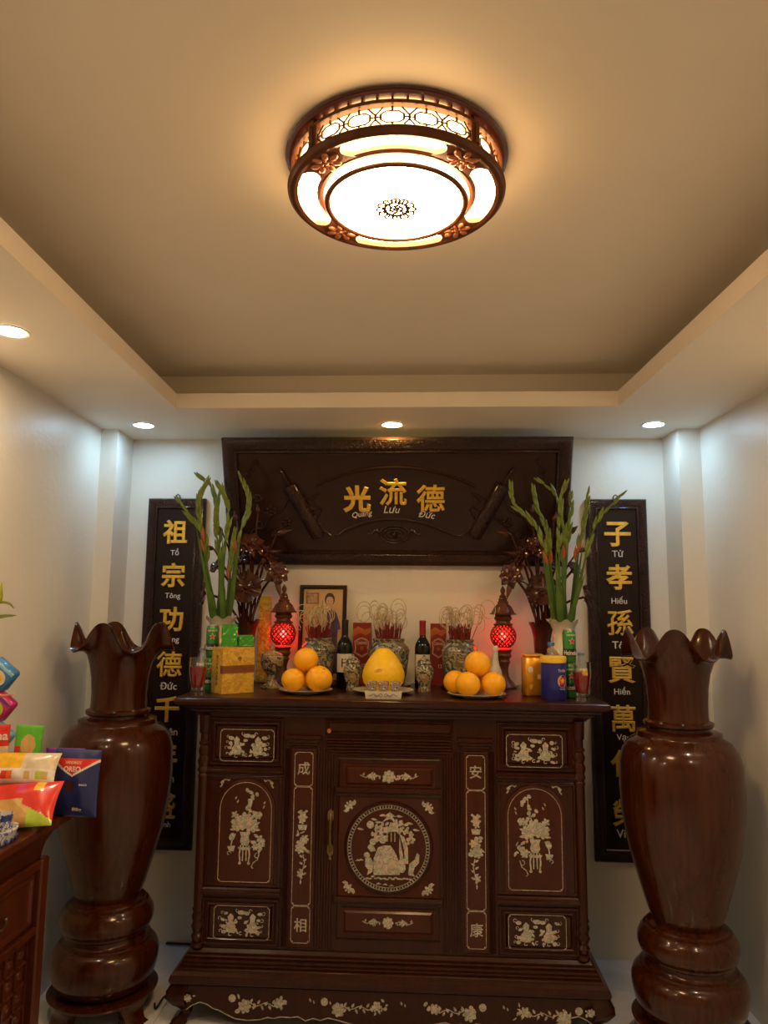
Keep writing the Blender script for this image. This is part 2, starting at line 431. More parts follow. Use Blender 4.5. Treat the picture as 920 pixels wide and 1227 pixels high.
# ------------------------------------------------------------------ ceiling lamp
def ceiling_lamp():
    t = thing('ceiling_lamp', 'large round carved wooden ceiling lamp with glowing marbled diffuser', 'lamp', (-.066, 1.695, ZC))
    t.scale = (1.075, 1.075, .62)
    g = G(); g.lathe([(.205,-.001),(.250,-.001),(.256,-.008),(.252,-.014),(.254,-.020),(.248,-.026),(.205,-.026)], 72, ring=True)
    put('base_plate', g, M_LAMPR, t, 25)
    g = G(); g.lathe([(.226,-.034),(.226,-.140)], 64, cap=False); put('side_diffuser', g, E_LAMP3, t)
    g = G(); g.lathe([(.224,-.040),(.242,-.040),(.244,-.047),(.242,-.054),(.224,-.054)], 72, ring=True); put('upper_ring', g, M_LAMPW, t)
    # slit dividers
    g = G()
    for k in range(48):
        a = 2*PI*k/48; m = Matrix.Rotation(a, 4, 'Z')
        g.box(-.0022, .0022, -.238, -.225, -.043, -.024, mat=m)
    put('slit_divider', g, M_LAMPW, t, 0)
    for k in range(4):       # corner posts
        a = PI/4+k*PI/2; g = G(); m = Matrix.Rotation(a, 4, 'Z')
        g.box(-.011, .011, -.244, -.224, -.138, -.026, .004, mat=m); g.tube([m @ Vector((0,-.245,-.055)), m @ Vector((0,-.245,-.138))], .005, 8)
        put('post', g, M_LAMPW, t)
    rr = .234
    def cyl(a, z, r=rr): return Vector((r*sin(a), -r*cos(a), z))
    for k in range(4):
        a0 = k*PI/2-PI/4+.05; a1 = k*PI/2+PI/4-.05; g = G(); n = 5; zt, zb = -.058, -.136; zm = (zt+zb)/2
        def bar(p, q):
            m = max(1, int(abs(q[0]-p[0])/.05)+1)
            g.tube([cyl(p[0]+(q[0]-p[0])*i/m, p[1]+(q[1]-p[1])*i/m) for i in range(m+1)], .0026, 4)
        u = (a1-a0)/n
        for i in range(n):
            c = a0+u*(i+.5); h = u*.34; d = .021; cb = u*.15
            oc = [(c-h+cb, zm+d), (c+h-cb, zm+d), (c+h, zm+d*.5), (c+h, zm-d*.5), (c+h-cb, zm-d), (c-h+cb, zm-d), (c-h, zm-d*.5), (c-h, zm+d*.5)]
            for j in range(8): bar(oc[j], oc[(j+1) % 8])
            bar((c, zm+d), (c, zt)); bar((c, zm-d), (c, zb))
            for s in (-1, 1):
                bar((c+s*h, zm), (c+s*u/2, zm)); bar((c+s*u/2, zm), (c+s*u/2, zm+.012)); bar((c+s*u/2, zm), (c+s*u/2, zm-.012))
                bar((c+s*u/2, zm+.008), (c+s*u*.28, zt-.004)); bar((c+s*u/2, zm-.008), (c+s*u*.28, zb+.004))
        put('lattice_panel', g, M_LAMPW, t, 0)
    # bottom ring with four lit windows
    g = G(); g.lathe([(.226,-.138),(.244,-.137),(.250,-.146),(.249,-.156),(.243,-.165),(.234,-.167),(.226,-.163)], 80, ring=True); put('outer_rim', g, M_LAMPW, t)
    g = G(); g.lathe([(.164,-.139),(.182,-.139),(.183,-.158),(.176,-.166),(.168,-.165),(.164,-.158)], 80, ring=True); put('inner_rim', g, M_LAMPW, t)
    g = G(); g.lathe([(.150,-.1395),(.236,-.1395)], 64, cap=False); put('window_diffuser', g, E_LAMP2, t)
    for k in range(4):
        a = PI/4+k*PI/2; g = G(); loops = []
        for i in range(9):
            q = i/8; r = .178+(.232-.178)*q; h = R(13)+R(7)*(2*q-1)**2
            loops.append([(r*sin(a+h*(2*j/8-1)), -r*cos(a+h*(2*j/8-1)), -.163) for j in range(9)])
        lo = [[(p[0], p[1], -.141) for p in l] for l in loops]
        g.loft(loops, False, False, closed=False); g.loft(lo, False, False, closed=False)
        g.loft([[l[0] for l in loops], [l[0] for l in lo]], False, False, closed=False); g.loft([[l[-1] for l in loops], [l[-1] for l in lo]], False, False, closed=False)
        o = put('ring_bridge', g, M_LAMPW, t)
        f = G(); m = Matrix.Rotation(a, 4, 'Z')
        for j in range(11):
            b = 2*PI*j/7; rad = .020 if j < 7 else .010
            if j >= 7: b = 2*PI*j/4+.4
            c = m @ Vector((rad*cos(b)*1.35, -.204+rad*sin(b), -.165))
            f.sphere(c, .0092 if j < 7 else .006, 8, 6, (1.3,.8,1.), Matrix.Rotation(a+b, 3, 'Z'))
        f.sphere(m @ Vector((0,-.204,-.166)), .006, 8, 6)
        put('floral_carving', f, M_COPPER, o)
    g = G(); g.lathe([(.160,-.140),(.160,-.188)], 72, cap=False); put('drum_diffuser', g, E_LAMP2, t)
    g = G(); g.lathe([(.152,-.186),(.164,-.186),(.166,-.191),(.163,-.197),(.156,-.198),(.152,-.194)], 80, ring=True); put('drum_rim', g, M_LAMPW, t)
    g = G(); g.lathe([(.156,-.190),(.14,-.196),(.10,-.201),(.05,-.204),(.002,-.205)], 64); dome = put('marbled_diffuser', g, E_LAMP, t)
    g = G()
    def dz(r): return -.2055+.0085*(r/.156)**2
    for k in range(12):
        a = 2*PI*k/12; c = Vector((.036*sin(a), -.036*cos(a), 0)); lp = []
        for j in range(13):
            b = a+2*PI*j/12; lp.append((c.x+.0095*sin(b), c.y-.0095*cos(b), dz(.036)-.003))
        g.tube(lp, .0030, 4); g.tube([(c.x*.72, c.y*.72, dz(.03)-.001), (c.x*1.12, c.y*1.12, dz(.04)-.001)], .0030, 4)
    for rad in (.026, .014):
        g.tube([(rad*sin(2*PI*j/24), -rad*cos(2*PI*j/24), dz(rad)-.001) for j in range(25)], .0030, 4)
    for k in range(6):
        a = 2*PI*k/6; g.tube([(.014*sin(a), -.014*cos(a), dz(.014)-.001), (-.006*sin(a+.9), .006*cos(a+.9), dz(0)-.001)], .0030, 4)
        g.tube([(.014*sin(a), -.014*cos(a), dz(.014)-.001), (.026*sin(a+.4), -.026*cos(a+.4), dz(.026)-.001)], .0030, 4)
    put('longevity_emblem', g, M_LAMPW, t, 0)
ceiling_lamp()

def downlight(x, y, m, label, group=None):
    t = thing('recessed_downlight', label, 'downlight', (x, y, ZS), (0,0,0), group)
    g = G(); g.lathe([(.046,-.001),(.058,-.001),(.060,-.003),(.056,-.006),(.047,-.0045)], 32, ring=True); put('rim', g, M_RING, t)
    g = G(); g.lathe([(.001,-.0035),(.047,-.0035)], 32, cap=False); put('lens', g, m, t)
downlight(-1.380, 3.466, E_COOL, 'cool white recessed downlight above the couplet board captioned To Tong Cong Duc')
downlight(1.110, 3.486, E_COOL, 'cool white recessed downlight above the couplet board captioned Tu Hieu Ton Hien')
downlight(-.147, 3.470, E_SPOT, 'amber recessed downlight shining on top of the wide carved plaque')
downlight(-1.347, 2.228, E_WARM, 'warm white recessed downlight in the soffit over the snack table')
downlight(1.130, 2.228, E_WARM, 'warm white recessed downlight in the soffit opposite the snack table')
downlight(-1.290, .98, E_WARM, 'added unseen warm fill downlight in the soffit towards the room entrance', 'added entrance fill lights')  # out-of-view pair added to raise the room's ambient light
downlight(1.190, .98, E_WARM, 'added unseen warm fill downlight in the soffit towards the room entrance', 'added entrance fill lights')

# ------------------------------------------------------------------ couplet boards
def board(label, cx, chars, zs, dx):
    x0, x1, z0, z1 = -.1525, .1525, .449, 2.218
    t = thing('couplet_board', label, 'wall plaque', (cx, 3.785, 0))
    g = G(); g.mould(x0, x1, z0, z1, -.004, [(0,0),(0,.022),(.006,.032),(.014,.034),(.034,.030),(.042,.026),(.048,.030),(.052,.030),(.056,.018)], fill=False)
    g.loft([[(x0,-.004,z0),(x1,-.004,z0),(x1,-.004,z1),(x0,-.004,z1)], [(x0+.056,-.004,z0+.056),(x1-.056,-.004,z0+.056),(x1-.056,-.004,z1-.056),(x0+.056,-.004,z1-.056)]], False, False)
    put('carved_frame', g, M_CARV, t)
    g = G(); g.box(x0+.05, x1-.05, -.024, -.004, z0+.05, z1-.05); put('field', g, M_BOARD, t, 0)
    for i, (ch, cap) in enumerate(chars):
        put('gold_character', text_g(ch, .128, dx, zs[2*i], -.0235, .016 if ch in '祖宗功千年子孝代' else .002, .03, .012), M_GOLD, t, 30)
        put('caption', text_g(cap, .038 if cap[0] not in 'T' else .036, dx, zs[2*i+1], -.0235, .004, .04), M_WHITE, t, 30)
    g = G(); g.box(-.1, .1, -.0255, -.0235, zs[14]-.003, zs[14]+.003); put('rule', g, M_WHITE, t, 0)
    g = G(); g.tube([(-.012,-.015,z1-.002),(-.010,-.015,z1+.016),(0,-.015,z1+.024),(.010,-.015,z1+.016),(.012,-.015,z1-.002)], .0035, 6); put('hanger', g, M_BRASS, t)
board('dark carved couplet board with gold characters captioned To Tong Cong Duc', -1.294,
      [('祖','Tổ'),('宗','Tông'),('功','Công'),('德','Đức'),('千','Thiên'),('年','Niên'),('盛','Thịnh')],
      [2.04,1.935,1.813,1.703,1.585,1.479,1.357,1.248,1.132,1.021,.906,.793,.665,.569,.495], 0)
board('dark carved couplet board with gold characters captioned Tu Hieu Ton Hien', .992,
      [('子','Tử'),('孝','Hiếu'),('孫','Tôn'),('賢','Hiền'),('萬','Vạn'),('代','Đại'),('榮','Vinh')],
      [2.037,1.939,1.819,1.704,1.592,1.481,1.359,1.258,1.125,1.03,.911,.814,.678,.582,.504], 0)

# ------------------------------------------------------------------ wide carved plaque leaning out over the altar
def plaque():
    t = thing('carved_plaque', 'wide dark wooden plaque with scroll carving and three gold characters', 'wall plaque', (-.133, 3.765, 1.875), (R(21), 0, 0))
    W, Hh = .868, .660
    g = G(); g.mould(-W, W, 0, Hh, .012, [(0,0),(0,.030),(.008,.046),(.018,.050),(.050,.044),(.062,.036),(.068,.040),(.074,.040),(.080,.024)], fill=False)
    put('carved_frame', g, M_CARV, t)
    g = G(); g.box(-W+.01, W-.01, -.010, .012, .01, Hh-.01); put('field', g, M_PLAQ, t, 0)
    fy = -.010
    # fan-shaped panel
    def arc(xa, xm, xb, za, zm, n):   # parabola through ends and crown
        return [(xa+(xb-xa)*i/n, za+(zm-za)*(1-(2*i/n-1)**2)) for i in range(n+1)]
    top = arc(-.405, 0, .395, .415, .513, 24); bot = arc(-.262, 0, .24, .187, .247, 16)
    tail_l = [(-.29,.165),(-.33,.160),(-.37,.19),(-.40,.24),(-.37,.30),(-.42,.34),(-.38,.38)]
    tail_r = [(-x, z) for x, z in tail_l][::-1]
    outline = top+[(x-.006, z) for x, z in tail_r]+bot[::-1]+tail_l
    g = G(); g.prism(outline, fy-.010, fy); put('fan_panel', g, M_PLAQ, t, 0)
    g = G(); g.tube([(x, fy-.010, z) for x, z in top], .0065, 6); g.tube([(x, fy-.010, z) for x, z in bot], .0065, 6)
    g.tube([(x, fy-.008, z) for x, z in [bot[0]]+tail_l], .005, 6); g.tube([(x, fy-.008, z) for x, z in [bot[-1]]+tail_r[::-1]], .005, 6)
    put('fan_border', g, M_PLAQ, t)
    for s in (-1, 1):                 # scroll rods
        g = G(); a = Vector((s*.534, fy-.012, .42)); b = Vector((s*.394, fy-.012, .157)); d = (b-a).normalized()
        g.tube([a-d*.004, a, a+d*.006, b-d*.006, b, b+d*.004], [.022, .034, .036, .036, .034, .022], 14)
        g.tube([a-d*.085, a-d*.06, a-d*.03, a], [.006, .012, .008, .013], 8)
        g.sphere(a-d*.09, .009, 8, 6)
        put('scroll_rod', g, M_CARV, t)
        g = G()                       # ribbon and clouds beside the rod
        for k in range(3):
            zz = .36-.055*k
            g.tube([(s*(.47-.02*k+.015*i), fy-.004, zz+.012*sin(i*1.1+k)) for i in range(0, -9, -1)], [.005+.002*sin(i) for i in range(9)], 6)
        put('ribbon_relief', g, M_PLAQ, t)
        g = G()                       # blossom branch
        for cx, cz, r in ((.636,.284,.034),(.56,.228,.028),(.70,.35,.026),(.70,.215,.022),(.62,.16,.02)):
            for k in range(6):
                a = 2*PI*k/6+cx*9; g.sphere((s*(cx+r*.62*cos(a)), fy-.002, cz+r*.62*sin(a)), r*.42, 8, 6, (1,.45,1))
            g.sphere((s*cx, fy-.005, cz), r*.3, 8, 6)
        pts = [(s*(.75-.02*i), fy-.002, .15+.03*i*.6+.02*sin(i*1.3)) for i in range(12)]
        g.tube(pts, .006, 6); put('blossom_relief', g, M_PLAQ, t)
        g = G()                       # corner flourish
        for k in range(4):
            c = Vector((s*(.70+.025*k), fy-.002, .53-.03*k)); lp = []
            for i in range(14): a = i*.55+k; lp.append((c.x+s*.0025*(14-i)*.6*cos(a), c.y, c.z+.0025*(14-i)*.6*sin(a)))
            g.tube(lp, .004, 5)
        put('corner_flourish', g, M_PLAQ, t)
    g = G()                           # medallion under the fan
    for k in range(3): g.tube([(-.008+(.075-.02*k)*cos(2*PI*i/28), fy-.003, .165+(.045-.014*k)*sin(2*PI*i/28)) for i in range(29)], .005, 6)
    for s in (-1, 1): g.tube([(-.008+s*(.075+.012*i), fy-.003, .175+.012*sin(i*1.2)) for i in range(6)], [.008,.009,.007,.006,.005,.003], 6)
    g.sphere((-.008, fy-.004, .165), .016, 10, 8); put('medallion_relief', g, M_PLAQ, t)
    fy2 = fy-.0098
    for ch, x, z in (('光',-.194,.352),('流',-.013,.388),('德',.176,.356)):
        put('gold_character', text_g(ch, .138, x, z, fy2, .024 if ch == '光' else .006, .03, .014), M_GOLD, t, 30)
    for cp, x, z, r in (('Quang',-.170,.270,.14),('Lưu',-.018,.297,0),('Đức',.158,.272,-.14)):
        put('caption', text_g(cp, .036, x, z, fy2, .004, .04, shear=.25, rot=r), M_WHITE, t, 30)
plaque()

# ------------------------------------------------------------------ tall floor vases
def floor_vase(label, x, y, lob0, sc=1.0):
    t = thing('floor_vase', label, 'vase', (x, y, 0))
    body = [(.150,.436),(.129,.446),(.147,.493),(.177,.595),(.213,.722),(.233,.852),(.238,.943),(.235,1.048),(.222,1.095),(.196,1.130),(.168,1.146),(.163,1.152),(.163,1.166),(.150,1.172),(.118,1.177),(.117,1.186),(.130,1.189),(.136,1.197),(.135,1.207),(.118,1.214),(.1155,1.235),(.116,1.28),(.120,1.34),(.130,1.40)]
    k1 = len(body); rim = [(.146,1.445),(.168,1.483),(.190,1.505),(.206,1.515),(.209,1.520),(.202,1.520),(.184,1.508),(.160,1.486),(.136,1.448),(.118,1.40),(.106,1.34),(.103,1.22)]
    ws = [.10,.40,.75,1.,1.,1.,.80,.45,.12,0,0,0]
    def lob(k, r, z, a):
        if k < k1: return r, z
        q = ws[k-k1]; c = cos(5*(a-lob0)); c = .45*c+.55*sin(PI/2*c)
        return r*(1-.065*q*c), z+.060*q*c
    g = G(); g.lathe(body+rim, 90, lob=lob); put('body', g, M_ROSE, t, 45)
    g = G(); g.lathe([(.05,.09),(.150,.093),(.184,.112),(.204,.150),(.213,.190),(.215,.226),(.206,.252),(.190,.270),(.180,.276),(.180,.284),(.166,.290),(.160,.300),(.160,.310),(.172,.320),(.174,.330),(.182,.338),(.188,.360),(.186,.385),(.176,.406),(.166,.415),(.164,.422),(.152,.428),(.148,.437),(.05,.437)], 64)
    put('pedestal', g, M_ROSE, t)
    g = G(); g.lathe([(.06,.070),(.195,.070),(.215,.078),(.218,.088),(.205,.094),(.06,.096)], 56); put('pedestal_collar', g, M_ROSE, t)
    for k in range(4):
        a = PI/4+k*PI/2+.25; g = G(); loops = []
        for i in range(7):
            q = i/6; z = .078*(1-q); hw = .34*(1-.45*sin(q*PI*.5))+(.05 if i == 6 else 0)
            r0, r1 = .14+.015*q, .212+.018*sin(q*PI)*(-1)+.02*q
            loops.append([(r1*sin(a-hw), -r1*cos(a-hw), z), (r1*1.02*sin(a), -r1*1.02*cos(a), z), (r1*sin(a+hw), -r1*cos(a+hw), z), (r0*sin(a+hw), -r0*cos(a+hw), z), (r0*sin(a-hw), -r0*cos(a-hw), z)])
        g.loft(loops); put('foot', g, M_ROSE, t)
floor_vase('tall rosewood floor vase with ruffled rim beside the snack table', -1.316, 3.20, R(-2))
floor_vase('tall rosewood floor vase with ruffled rim on the side away from the snack table', 1.044, 3.12, R(-18.5))

# ------------------------------------------------------------------ altar cabinet with mother-of-pearl inlay
rng = random.Random(11)
class P2:                       # 2-D pearl motif on the plane y, centred at cx,cz
    def __init__(s, y, cx, cz, k=1., flip=1): s.g = G(); s.y = y; s.cx = cx; s.cz = cz; s.k = k; s.fl = flip; s.n = 0
    def d(s): s.n += 1; return .0007+.000022*s.n
    def t(s, x, z): return (s.cx+x*s.k*s.fl, s.cz+z*s.k)
    def oval(s, x, z, a, b=None, rot=0, n=9):
        b = b or a; s.g.flat([s.t(x+a*cos(2*PI*i/n)*cos(rot)-b*sin(2*PI*i/n)*sin(rot), z+a*cos(2*PI*i/n)*sin(rot)+b*sin(2*PI*i/n)*cos(rot)) for i in range(n)], s.y, s.d())
    def leaf(s, x, z, l, w, rot):
        p = [(0,0),(l*.3,w*.5),(l*.65,w*.42),(l,0),(l*.65,-w*.42),(l*.3,-w*.5)]
        s.g.flat([s.t(x+a*cos(rot)-b*sin(rot), z+a*sin(rot)+b*cos(rot)) for a, b in p], s.y, s.d())
    def poly(s, pts): s.g.flat([s.t(*p) for p in pts], s.y, s.d())
    def line(s, pts, w): s.g.ribbon([s.t(*p) for p in pts], w*s.k, s.y, s.d())
    def curl(s, x, z, r, a0, turns=.8, w=.0022, d=1):
        n = 9; s.line([(x+r*(1-.5*i/n)*cos(a0+d*2*PI*turns*i/n), z+r*(1-.5*i/n)*sin(a0+d*2*PI*turns*i/n)) for i in range(n+1)], w)
    def flower(s, x, z, r, n=5, rot=0.):
        for i in range(n): a = 2*PI*i/n+rot; s.oval(x+r*.6*cos(a), z+r*.6*sin(a), r*.42, r*.30, a, 7)
        s.oval(x, z, r*.22, n=6)
    def cluster(s, x, z, w, h, n, r0=.006, r1=.013):
        for i in range(n):
            px, pz = x+rng.uniform(-w, w), z+rng.uniform(-h, h)
            if rng.random() < .5: s.oval(px, pz, rng.uniform(r0, r1), rng.uniform(r0, r1)*.7, rng.uniform(0, 3))
            else: s.leaf(px, pz, rng.uniform(r0, r1)*2, rng.uniform(r0, r1)*.9, rng.uniform(0, 6.3))

def two_figures(p):             # two treasure groups among clouds, about .15 x .085
    for sx in (-1, 1):
        x = sx*.037
        p.poly([(x-.014,-.030),(x+.014,-.032),(x+.018,-.012),(x+.008,.004),(x+.011,.020),(x,.030),(x-.010,.018),(x-.007,.002),(x-.017,-.010)])
        p.cluster(x, -.012, .026, .022, 9, .004, .007)
        for k in range(4):
            zz = -.034+.020*k+rng.uniform(-.005, .005); ox = rng.uniform(-.006, .005); p.oval(x+sx*(.022+ox), zz, rng.uniform(.006,.011), rng.uniform(.004,.007), rng.uniform(-.5,.5)); p.curl(x+sx*(.034+ox), zz+rng.uniform(0,.006), rng.uniform(.004,.007), PI*(.5+.5*sx)+rng.uniform(-.6,.6), .8, .0018)
        for k in range(2): p.oval(x-sx*rng.uniform(.016,.024), -.022+.024*k, rng.uniform(.006,.009), .0048, rng.uniform(-.6,.6)); p.leaf(x-sx*.018, -.03+.026*k, .016, .007, rng.uniform(0,6))
        p.curl(x, -.037, .007, 1.0)
    p.oval(0, .032, .014, .007); p.oval(.018, .030, .009, .006); p.curl(-.014, .038, .006, 2); p.curl(.03, .037, .006, 0); p.oval(-.006, .016, .008, .005); p.curl(-.002, -.034, .006, 1)
def bouquet(p):                 # vase of flowers on a stand, about .12 x .26
    for dx, dz in ((-.022,.0),(.018,-.004),(0,.012)): p.flower(dx, dz+.022, .026, 7, dx*40)
    p.poly([(-.018,-.004),(.018,-.004),(.013,-.018),(.016,-.034),(.010,-.046),(-.010,-.046),(-.016,-.034),(-.013,-.018)])
    for i in range(14):
        z = .045+.0065*i; x = .018+.012*sin(i*.8)
        p.oval(x+rng.uniform(-.014,.014), z, .0075, .0055, rng.uniform(0, 3))
    p.line([(0,.03),(.012,.06),(.020,.09),(.022,.125)], .003)
    p.flower(.042, .05, .014, 6); p.oval(.047, .052, .009); p.flower(-.036, .050, .013, 5)
    for sx in (-1, 1):
        for k in range(3): p.leaf(sx*.03, .02-.015*k, .022, .009, (0 if sx > 0 else PI)+sx*(.4-.5*k))
        p.line([(sx*.013,-.046),(sx*.017,-.075),(sx*.014,-.10)], .005); p.line([(sx*.005,-.046),(sx*.006,-.095)], .004)
        p.oval(sx*.015, -.102, .005)
    p.poly([(-.022,-.052),(.022,-.052),(.018,-.060),(-.018,-.060)])
    p.oval(-.043, -.020, .013, .010, 1.2); p.line([(-.043,-.03),(-.046,-.05)], .004); p.poly([(-.058,-.05),(-.032,-.048),(-.036,-.066),(-.052,-.064)]); p.curl(-.052, -.072, .007, 0)
    p.cluster(.045, -.040, .018, .024, 14, .005, .011); p.flower(.036, -.050, .012, 6)
    p.curl(.042, -.078, .009, 1.5); p.line([(.05,-.07),(.044,-.09),(.030,-.10),(.024,-.112),(.030,-.118)], .003)
    for dx, dz in ((-.03,.088),(-.036,.10),(.06,.085),(.058,.072)): p.leaf(dx, dz, .012, .005, 1.1)
def strip_flowers(p):           # hanging flower string, about .05 x .24
    p.poly([(-.016,.075),(.016,.075),(.012,.058),(-.012,.058)]); p.flower(0, .10, .017, 6); p.flower(-.002, .088, .012, 5)
    for i in range(5): p.oval(-.012+.006*i, .116+.004*sin(i*2.), .005, .004)
    p.cluster(0, .02, .018, .028, 22, .005, .011); p.flower(-.006, .0, .019, 7); p.flower(.008, .028, .015, 6)
    p.line([(.004,-.02),(.010,-.045),(.004,-.07),(-.002,-.10)], .003)
    for i in range(7): p.leaf(.004, -.03-.011*i, .015, .007, (.5 if i % 2 else 2.6))
    p.flower(-.004, -.082, .013, 5); p.leaf(-.002, -.10, .016, .006, -1.6)
def bat(p, rot):
    def q(x, z): return (x*cos(rot)-z*sin(rot), x*sin(rot)+z*cos(rot))
    for sx in (-1, 1):
        p.poly([q(sx*.006,.004), q(sx*.016,.012), q(sx*.028,.008), q(sx*.032,-.004), q(sx*.022,-.002), q(sx*.014,-.006)])
        p.oval(*q(sx*.012,-.010), .005)
    p.oval(*q(0,0), .012, .009, rot); p.oval(*q(0,.011), .005); p.leaf(*q(0,-.008), .012, .008, rot-PI/2)
def bar_flowers(p, w=.08):
    p.flower(0, 0, .022, 8); p.cluster(0, -.004, .026, .013, 9, .005, .009)
    for sx in (-1, 1):
        p.poly([(sx*.052,.016),(sx*.075,.002),(sx*.052,-.015),(sx*.060,0)]); p.flower(sx*.052, 0, .012, 5)
        p.line([(sx*.028,0),(sx*.05,.006),(sx*.08,-.004),(sx*.098,.004)], .0028)
        for k in range(4): p.leaf(sx*(.034+.018*k), .002, .012, .006, 1.2 if k % 2 else -1.2)
def sprig(p, w):
    n = max(5, int(w/.02))
    p.flower(-w*.28, -.008, .024, 7); p.cluster(-w*.28, -.006, .03, .02, 10, .006, .011); p.oval(-w*.5, .016, .013)
    p.line([(-w*.3+w*.75*i/n, .006*sin(i*1.5)) for i in range(n+1)], .003)
    for i in range(n): p.leaf(-w*.25+w*.65*i/n, .004*sin(i), .017, .008, 1.0 if i % 2 else -1.1)
    p.flower(w*.32, .006, .018, 6); p.cluster(w*.36, .004, .022, .02, 8, .005, .010)
def border(g, x0, x1, z0, z1, y, w=.0022, c=.010):
    g.ribbon([(x0+c,z0),(x1-c,z0),(x1,z0+c),(x1,z1-c),(x1-c,z1),(x0+c,z1),(x0,z1-c),(x0,z0+c)], w, y, closed=True)
    for sx, x in ((1,x0),(-1,x1)):
        for sz, z in ((1,z0),(-1,z1)):
            g.flat([(x+sx*.002,z+sz*.002),(x+sx*.010,z+sz*.004),(x+sx*.007,z+sz*.007),(x+sx*.004,z+sz*.010)][::1], y)

def altar():
    t = thing('altar_cabinet', 'large dark rosewood altar cabinet with mother-of-pearl inlaid doors', 'cabinet', (-.134, 3.42, 0))
    F = 3.15-3.42                 # front plane of the carcass, local
    B = .31
    g = G(); g.box(-.80, .80, F, B, .27, 1.225, .002); put('carcass', g, M_CAB, t, 0)
    # table top with rolled edges and upturned ends
    g = G(); g.rects([(-.845,.845,F-.030,B+.02,1.222),(-.862,.862,F-.045,B+.03,1.229),(-.866,.866,F-.048,B+.03,1.236),(-.882,.882,F-.062,B+.035,1.240),(-.894,.894,F-.074,B+.04,1.247),(-.898,.898,F-.080,B+.04,1.258),(-.895,.895,F-.078,B+.04,1.270),(-.888,.888,F-.070,B+.04,1.2755),(-.880,.880,F-.064,B+.04,1.277)])
    top = put('top', g, M_CAB, t)
    for s in (-1, 1):
        g = G(); g.tube([(s*.886, y, 1.2645) for y in (F-.066, F-.05, -.1, .1, B+.03)], [.011,.012,.012,.012,.011], 12); put('rolled_end', g, M_CAB, top)
    g = G(); g.rects([(-.812,.812,F-.012,B,1.196),(-.816,.816,F-.016,B,1.203),(-.824,.824,F-.020,B,1.208),(-.832,.832,F-.026,B,1.214),(-.838,.838,F-.030,B,1.222)]); put('cornice', g, M_CAB, t)
    g = G(); g.rects([(-.868,.868,F-.062,B,.158),(-.872,.872,F-.066,B,.172),(-.866,.866,F-.062,B,.190),(-.850,.850,F-.048,B,.200),(-.846,.846,F-.046,B,.208),(-.842,.842,F-.043,B,.212),(-.834,.834,F-.036,B,.214),(-.836,.836,F-.038,B,.219),(-.834,.834,F-.036,B,.224),(-.827,.827,F-.029,B,.226),(-.829,.829,F-.031,B,.232),(-.827,.827,F-.029,B,.238),(-.819,.819,F-.021,B,.240),(-.821,.821,F-.023,B,.246),(-.818,.818,F-.020,B,.251),(-.811,.811,F-.013,B,.253),(-.812,.812,F-.014,B,.260),(-.804,.804,F-.006,B,.272)])
    put('base_moulding', g, M_CAB, t)
    g = G(); g.rects([(-.845,.845,F-.045,B-.01,.118),(-.845,.845,F-.045,B-.01,.158)]); put('plinth_rail', g, M_CAB, t, 0)
    # turned colonnettes
    cp = [(.020,.275),(.026,.278),(.026,.292),(.018,.296),(.022,.306),(.026,.318),(.018,.332),(.021,.338),(.027,.356),(.020,.375),(.023,.382),(.026,.396),(.020,.412),(.024,.418),(.024,.425),(.021,.430),(.0215,.94),(.024,.945),(.024,.952),(.020,.958),(.026,.972),(.021,.988),(.024,.994),(.027,1.010),(.020,1.030),(.023,1.036),(.026,1.052),(.019,1.072),(.025,1.078),(.025,1.086),(.019,1.092),(.019,1.12),(.024,1.126),(.026,1.19),(.026,1.197)]
    for s in (-1, 1):
        g = G(); g.lathe(cp, 20, c=(s*.780, F-.002, 0)); put('colonnette', g, M_CAB, t)
    yP = F-.006
    FR = [(0,0),(0,.006),(.004,.010),(.010,.010),(.014,.004),(.017,.004),(.020,.009),(.026,.012),(.030,.008)]
    for s in (-1, 1):
        def X(a, b): return (min(s*a, s*b), max(s*a, s*b))
        # drawer front
        x0, x1 = X(.765, .445)
        g = G(); g.mould(x0, x1, .990, 1.188, F, FR+[(.032,.004),(.036,.010)]); dr = put('drawer', g, M_CAB, t, 30)
        yi = F-.0101; a, b = X(.712, .484)
        g = G(); border(g, a, b, 1.010, 1.139, yi); put('inlay_line', g, M_PEARL, dr, 0)
        p = P2(yi, (a+b)/2, 1.075, 1.22, 1); two_figures(p); put('pearl_inlay', p.g, M_PEARL, dr, 0)
        # ledge mouldings
        for z0, z1 in ((.952,.986), (.470,.508)):
            g = G(); lp = [(0,0),(0,.008),(.003,.012),(.006,.018),(.012,.022),(.016,.022)]
            h = (z1-z0)/2
            prof = [(F, z0), (F-.010, z0), (F-.014, z0+h*.35), (F-.014, z0+h*.55), (F-.022, z0+h*.8), (F-.022, z0+h*1.3), (F-.016, z0+h*1.45), (F-.016, z0+h*1.7), (F-.010, z1), (F, z1)]
            g.loft([[(x0-.004, y, z) for y, z in prof], [(x1+.004, y, z) for y, z in prof]]); put('ledge', g, M_CAB, t, 0)
        # arched door
        g = G(); g.mould(x0, x1, .510, .950, F, [(0,0),(0,.006),(.006,.009),(.012,.009),(.014,.003)])
        dr = put('arched_door', g, M_CAB, t, 30)
        xc = s*.595; hw = .108; za = .925-hw
        arch = [(xc-hw-.014, .516), (xc+hw+.014, .516)]+[(xc+(hw+.014)*cos(PI*i/20), za+(hw+.014)*sin(PI*i/20)) for i in range(21)]
        arch2 = [(xc-hw-.004, .526), (xc+hw+.004, .526)]+[(xc+(hw+.004)*cos(PI*i/20), za+(hw+.004)*sin(PI*i/20)) for i in range(21)]
        g = G(); g.loft([[(x, F-.003, z) for x, z in arch], [(x, F-.010, z) for x, z in arch], [(x, F-.012, z) for x, z in arch2], [(x, F-.009, z) for x, z in arch2]], False, True); put('arched_panel', g, M_CAB2, dr, 30)
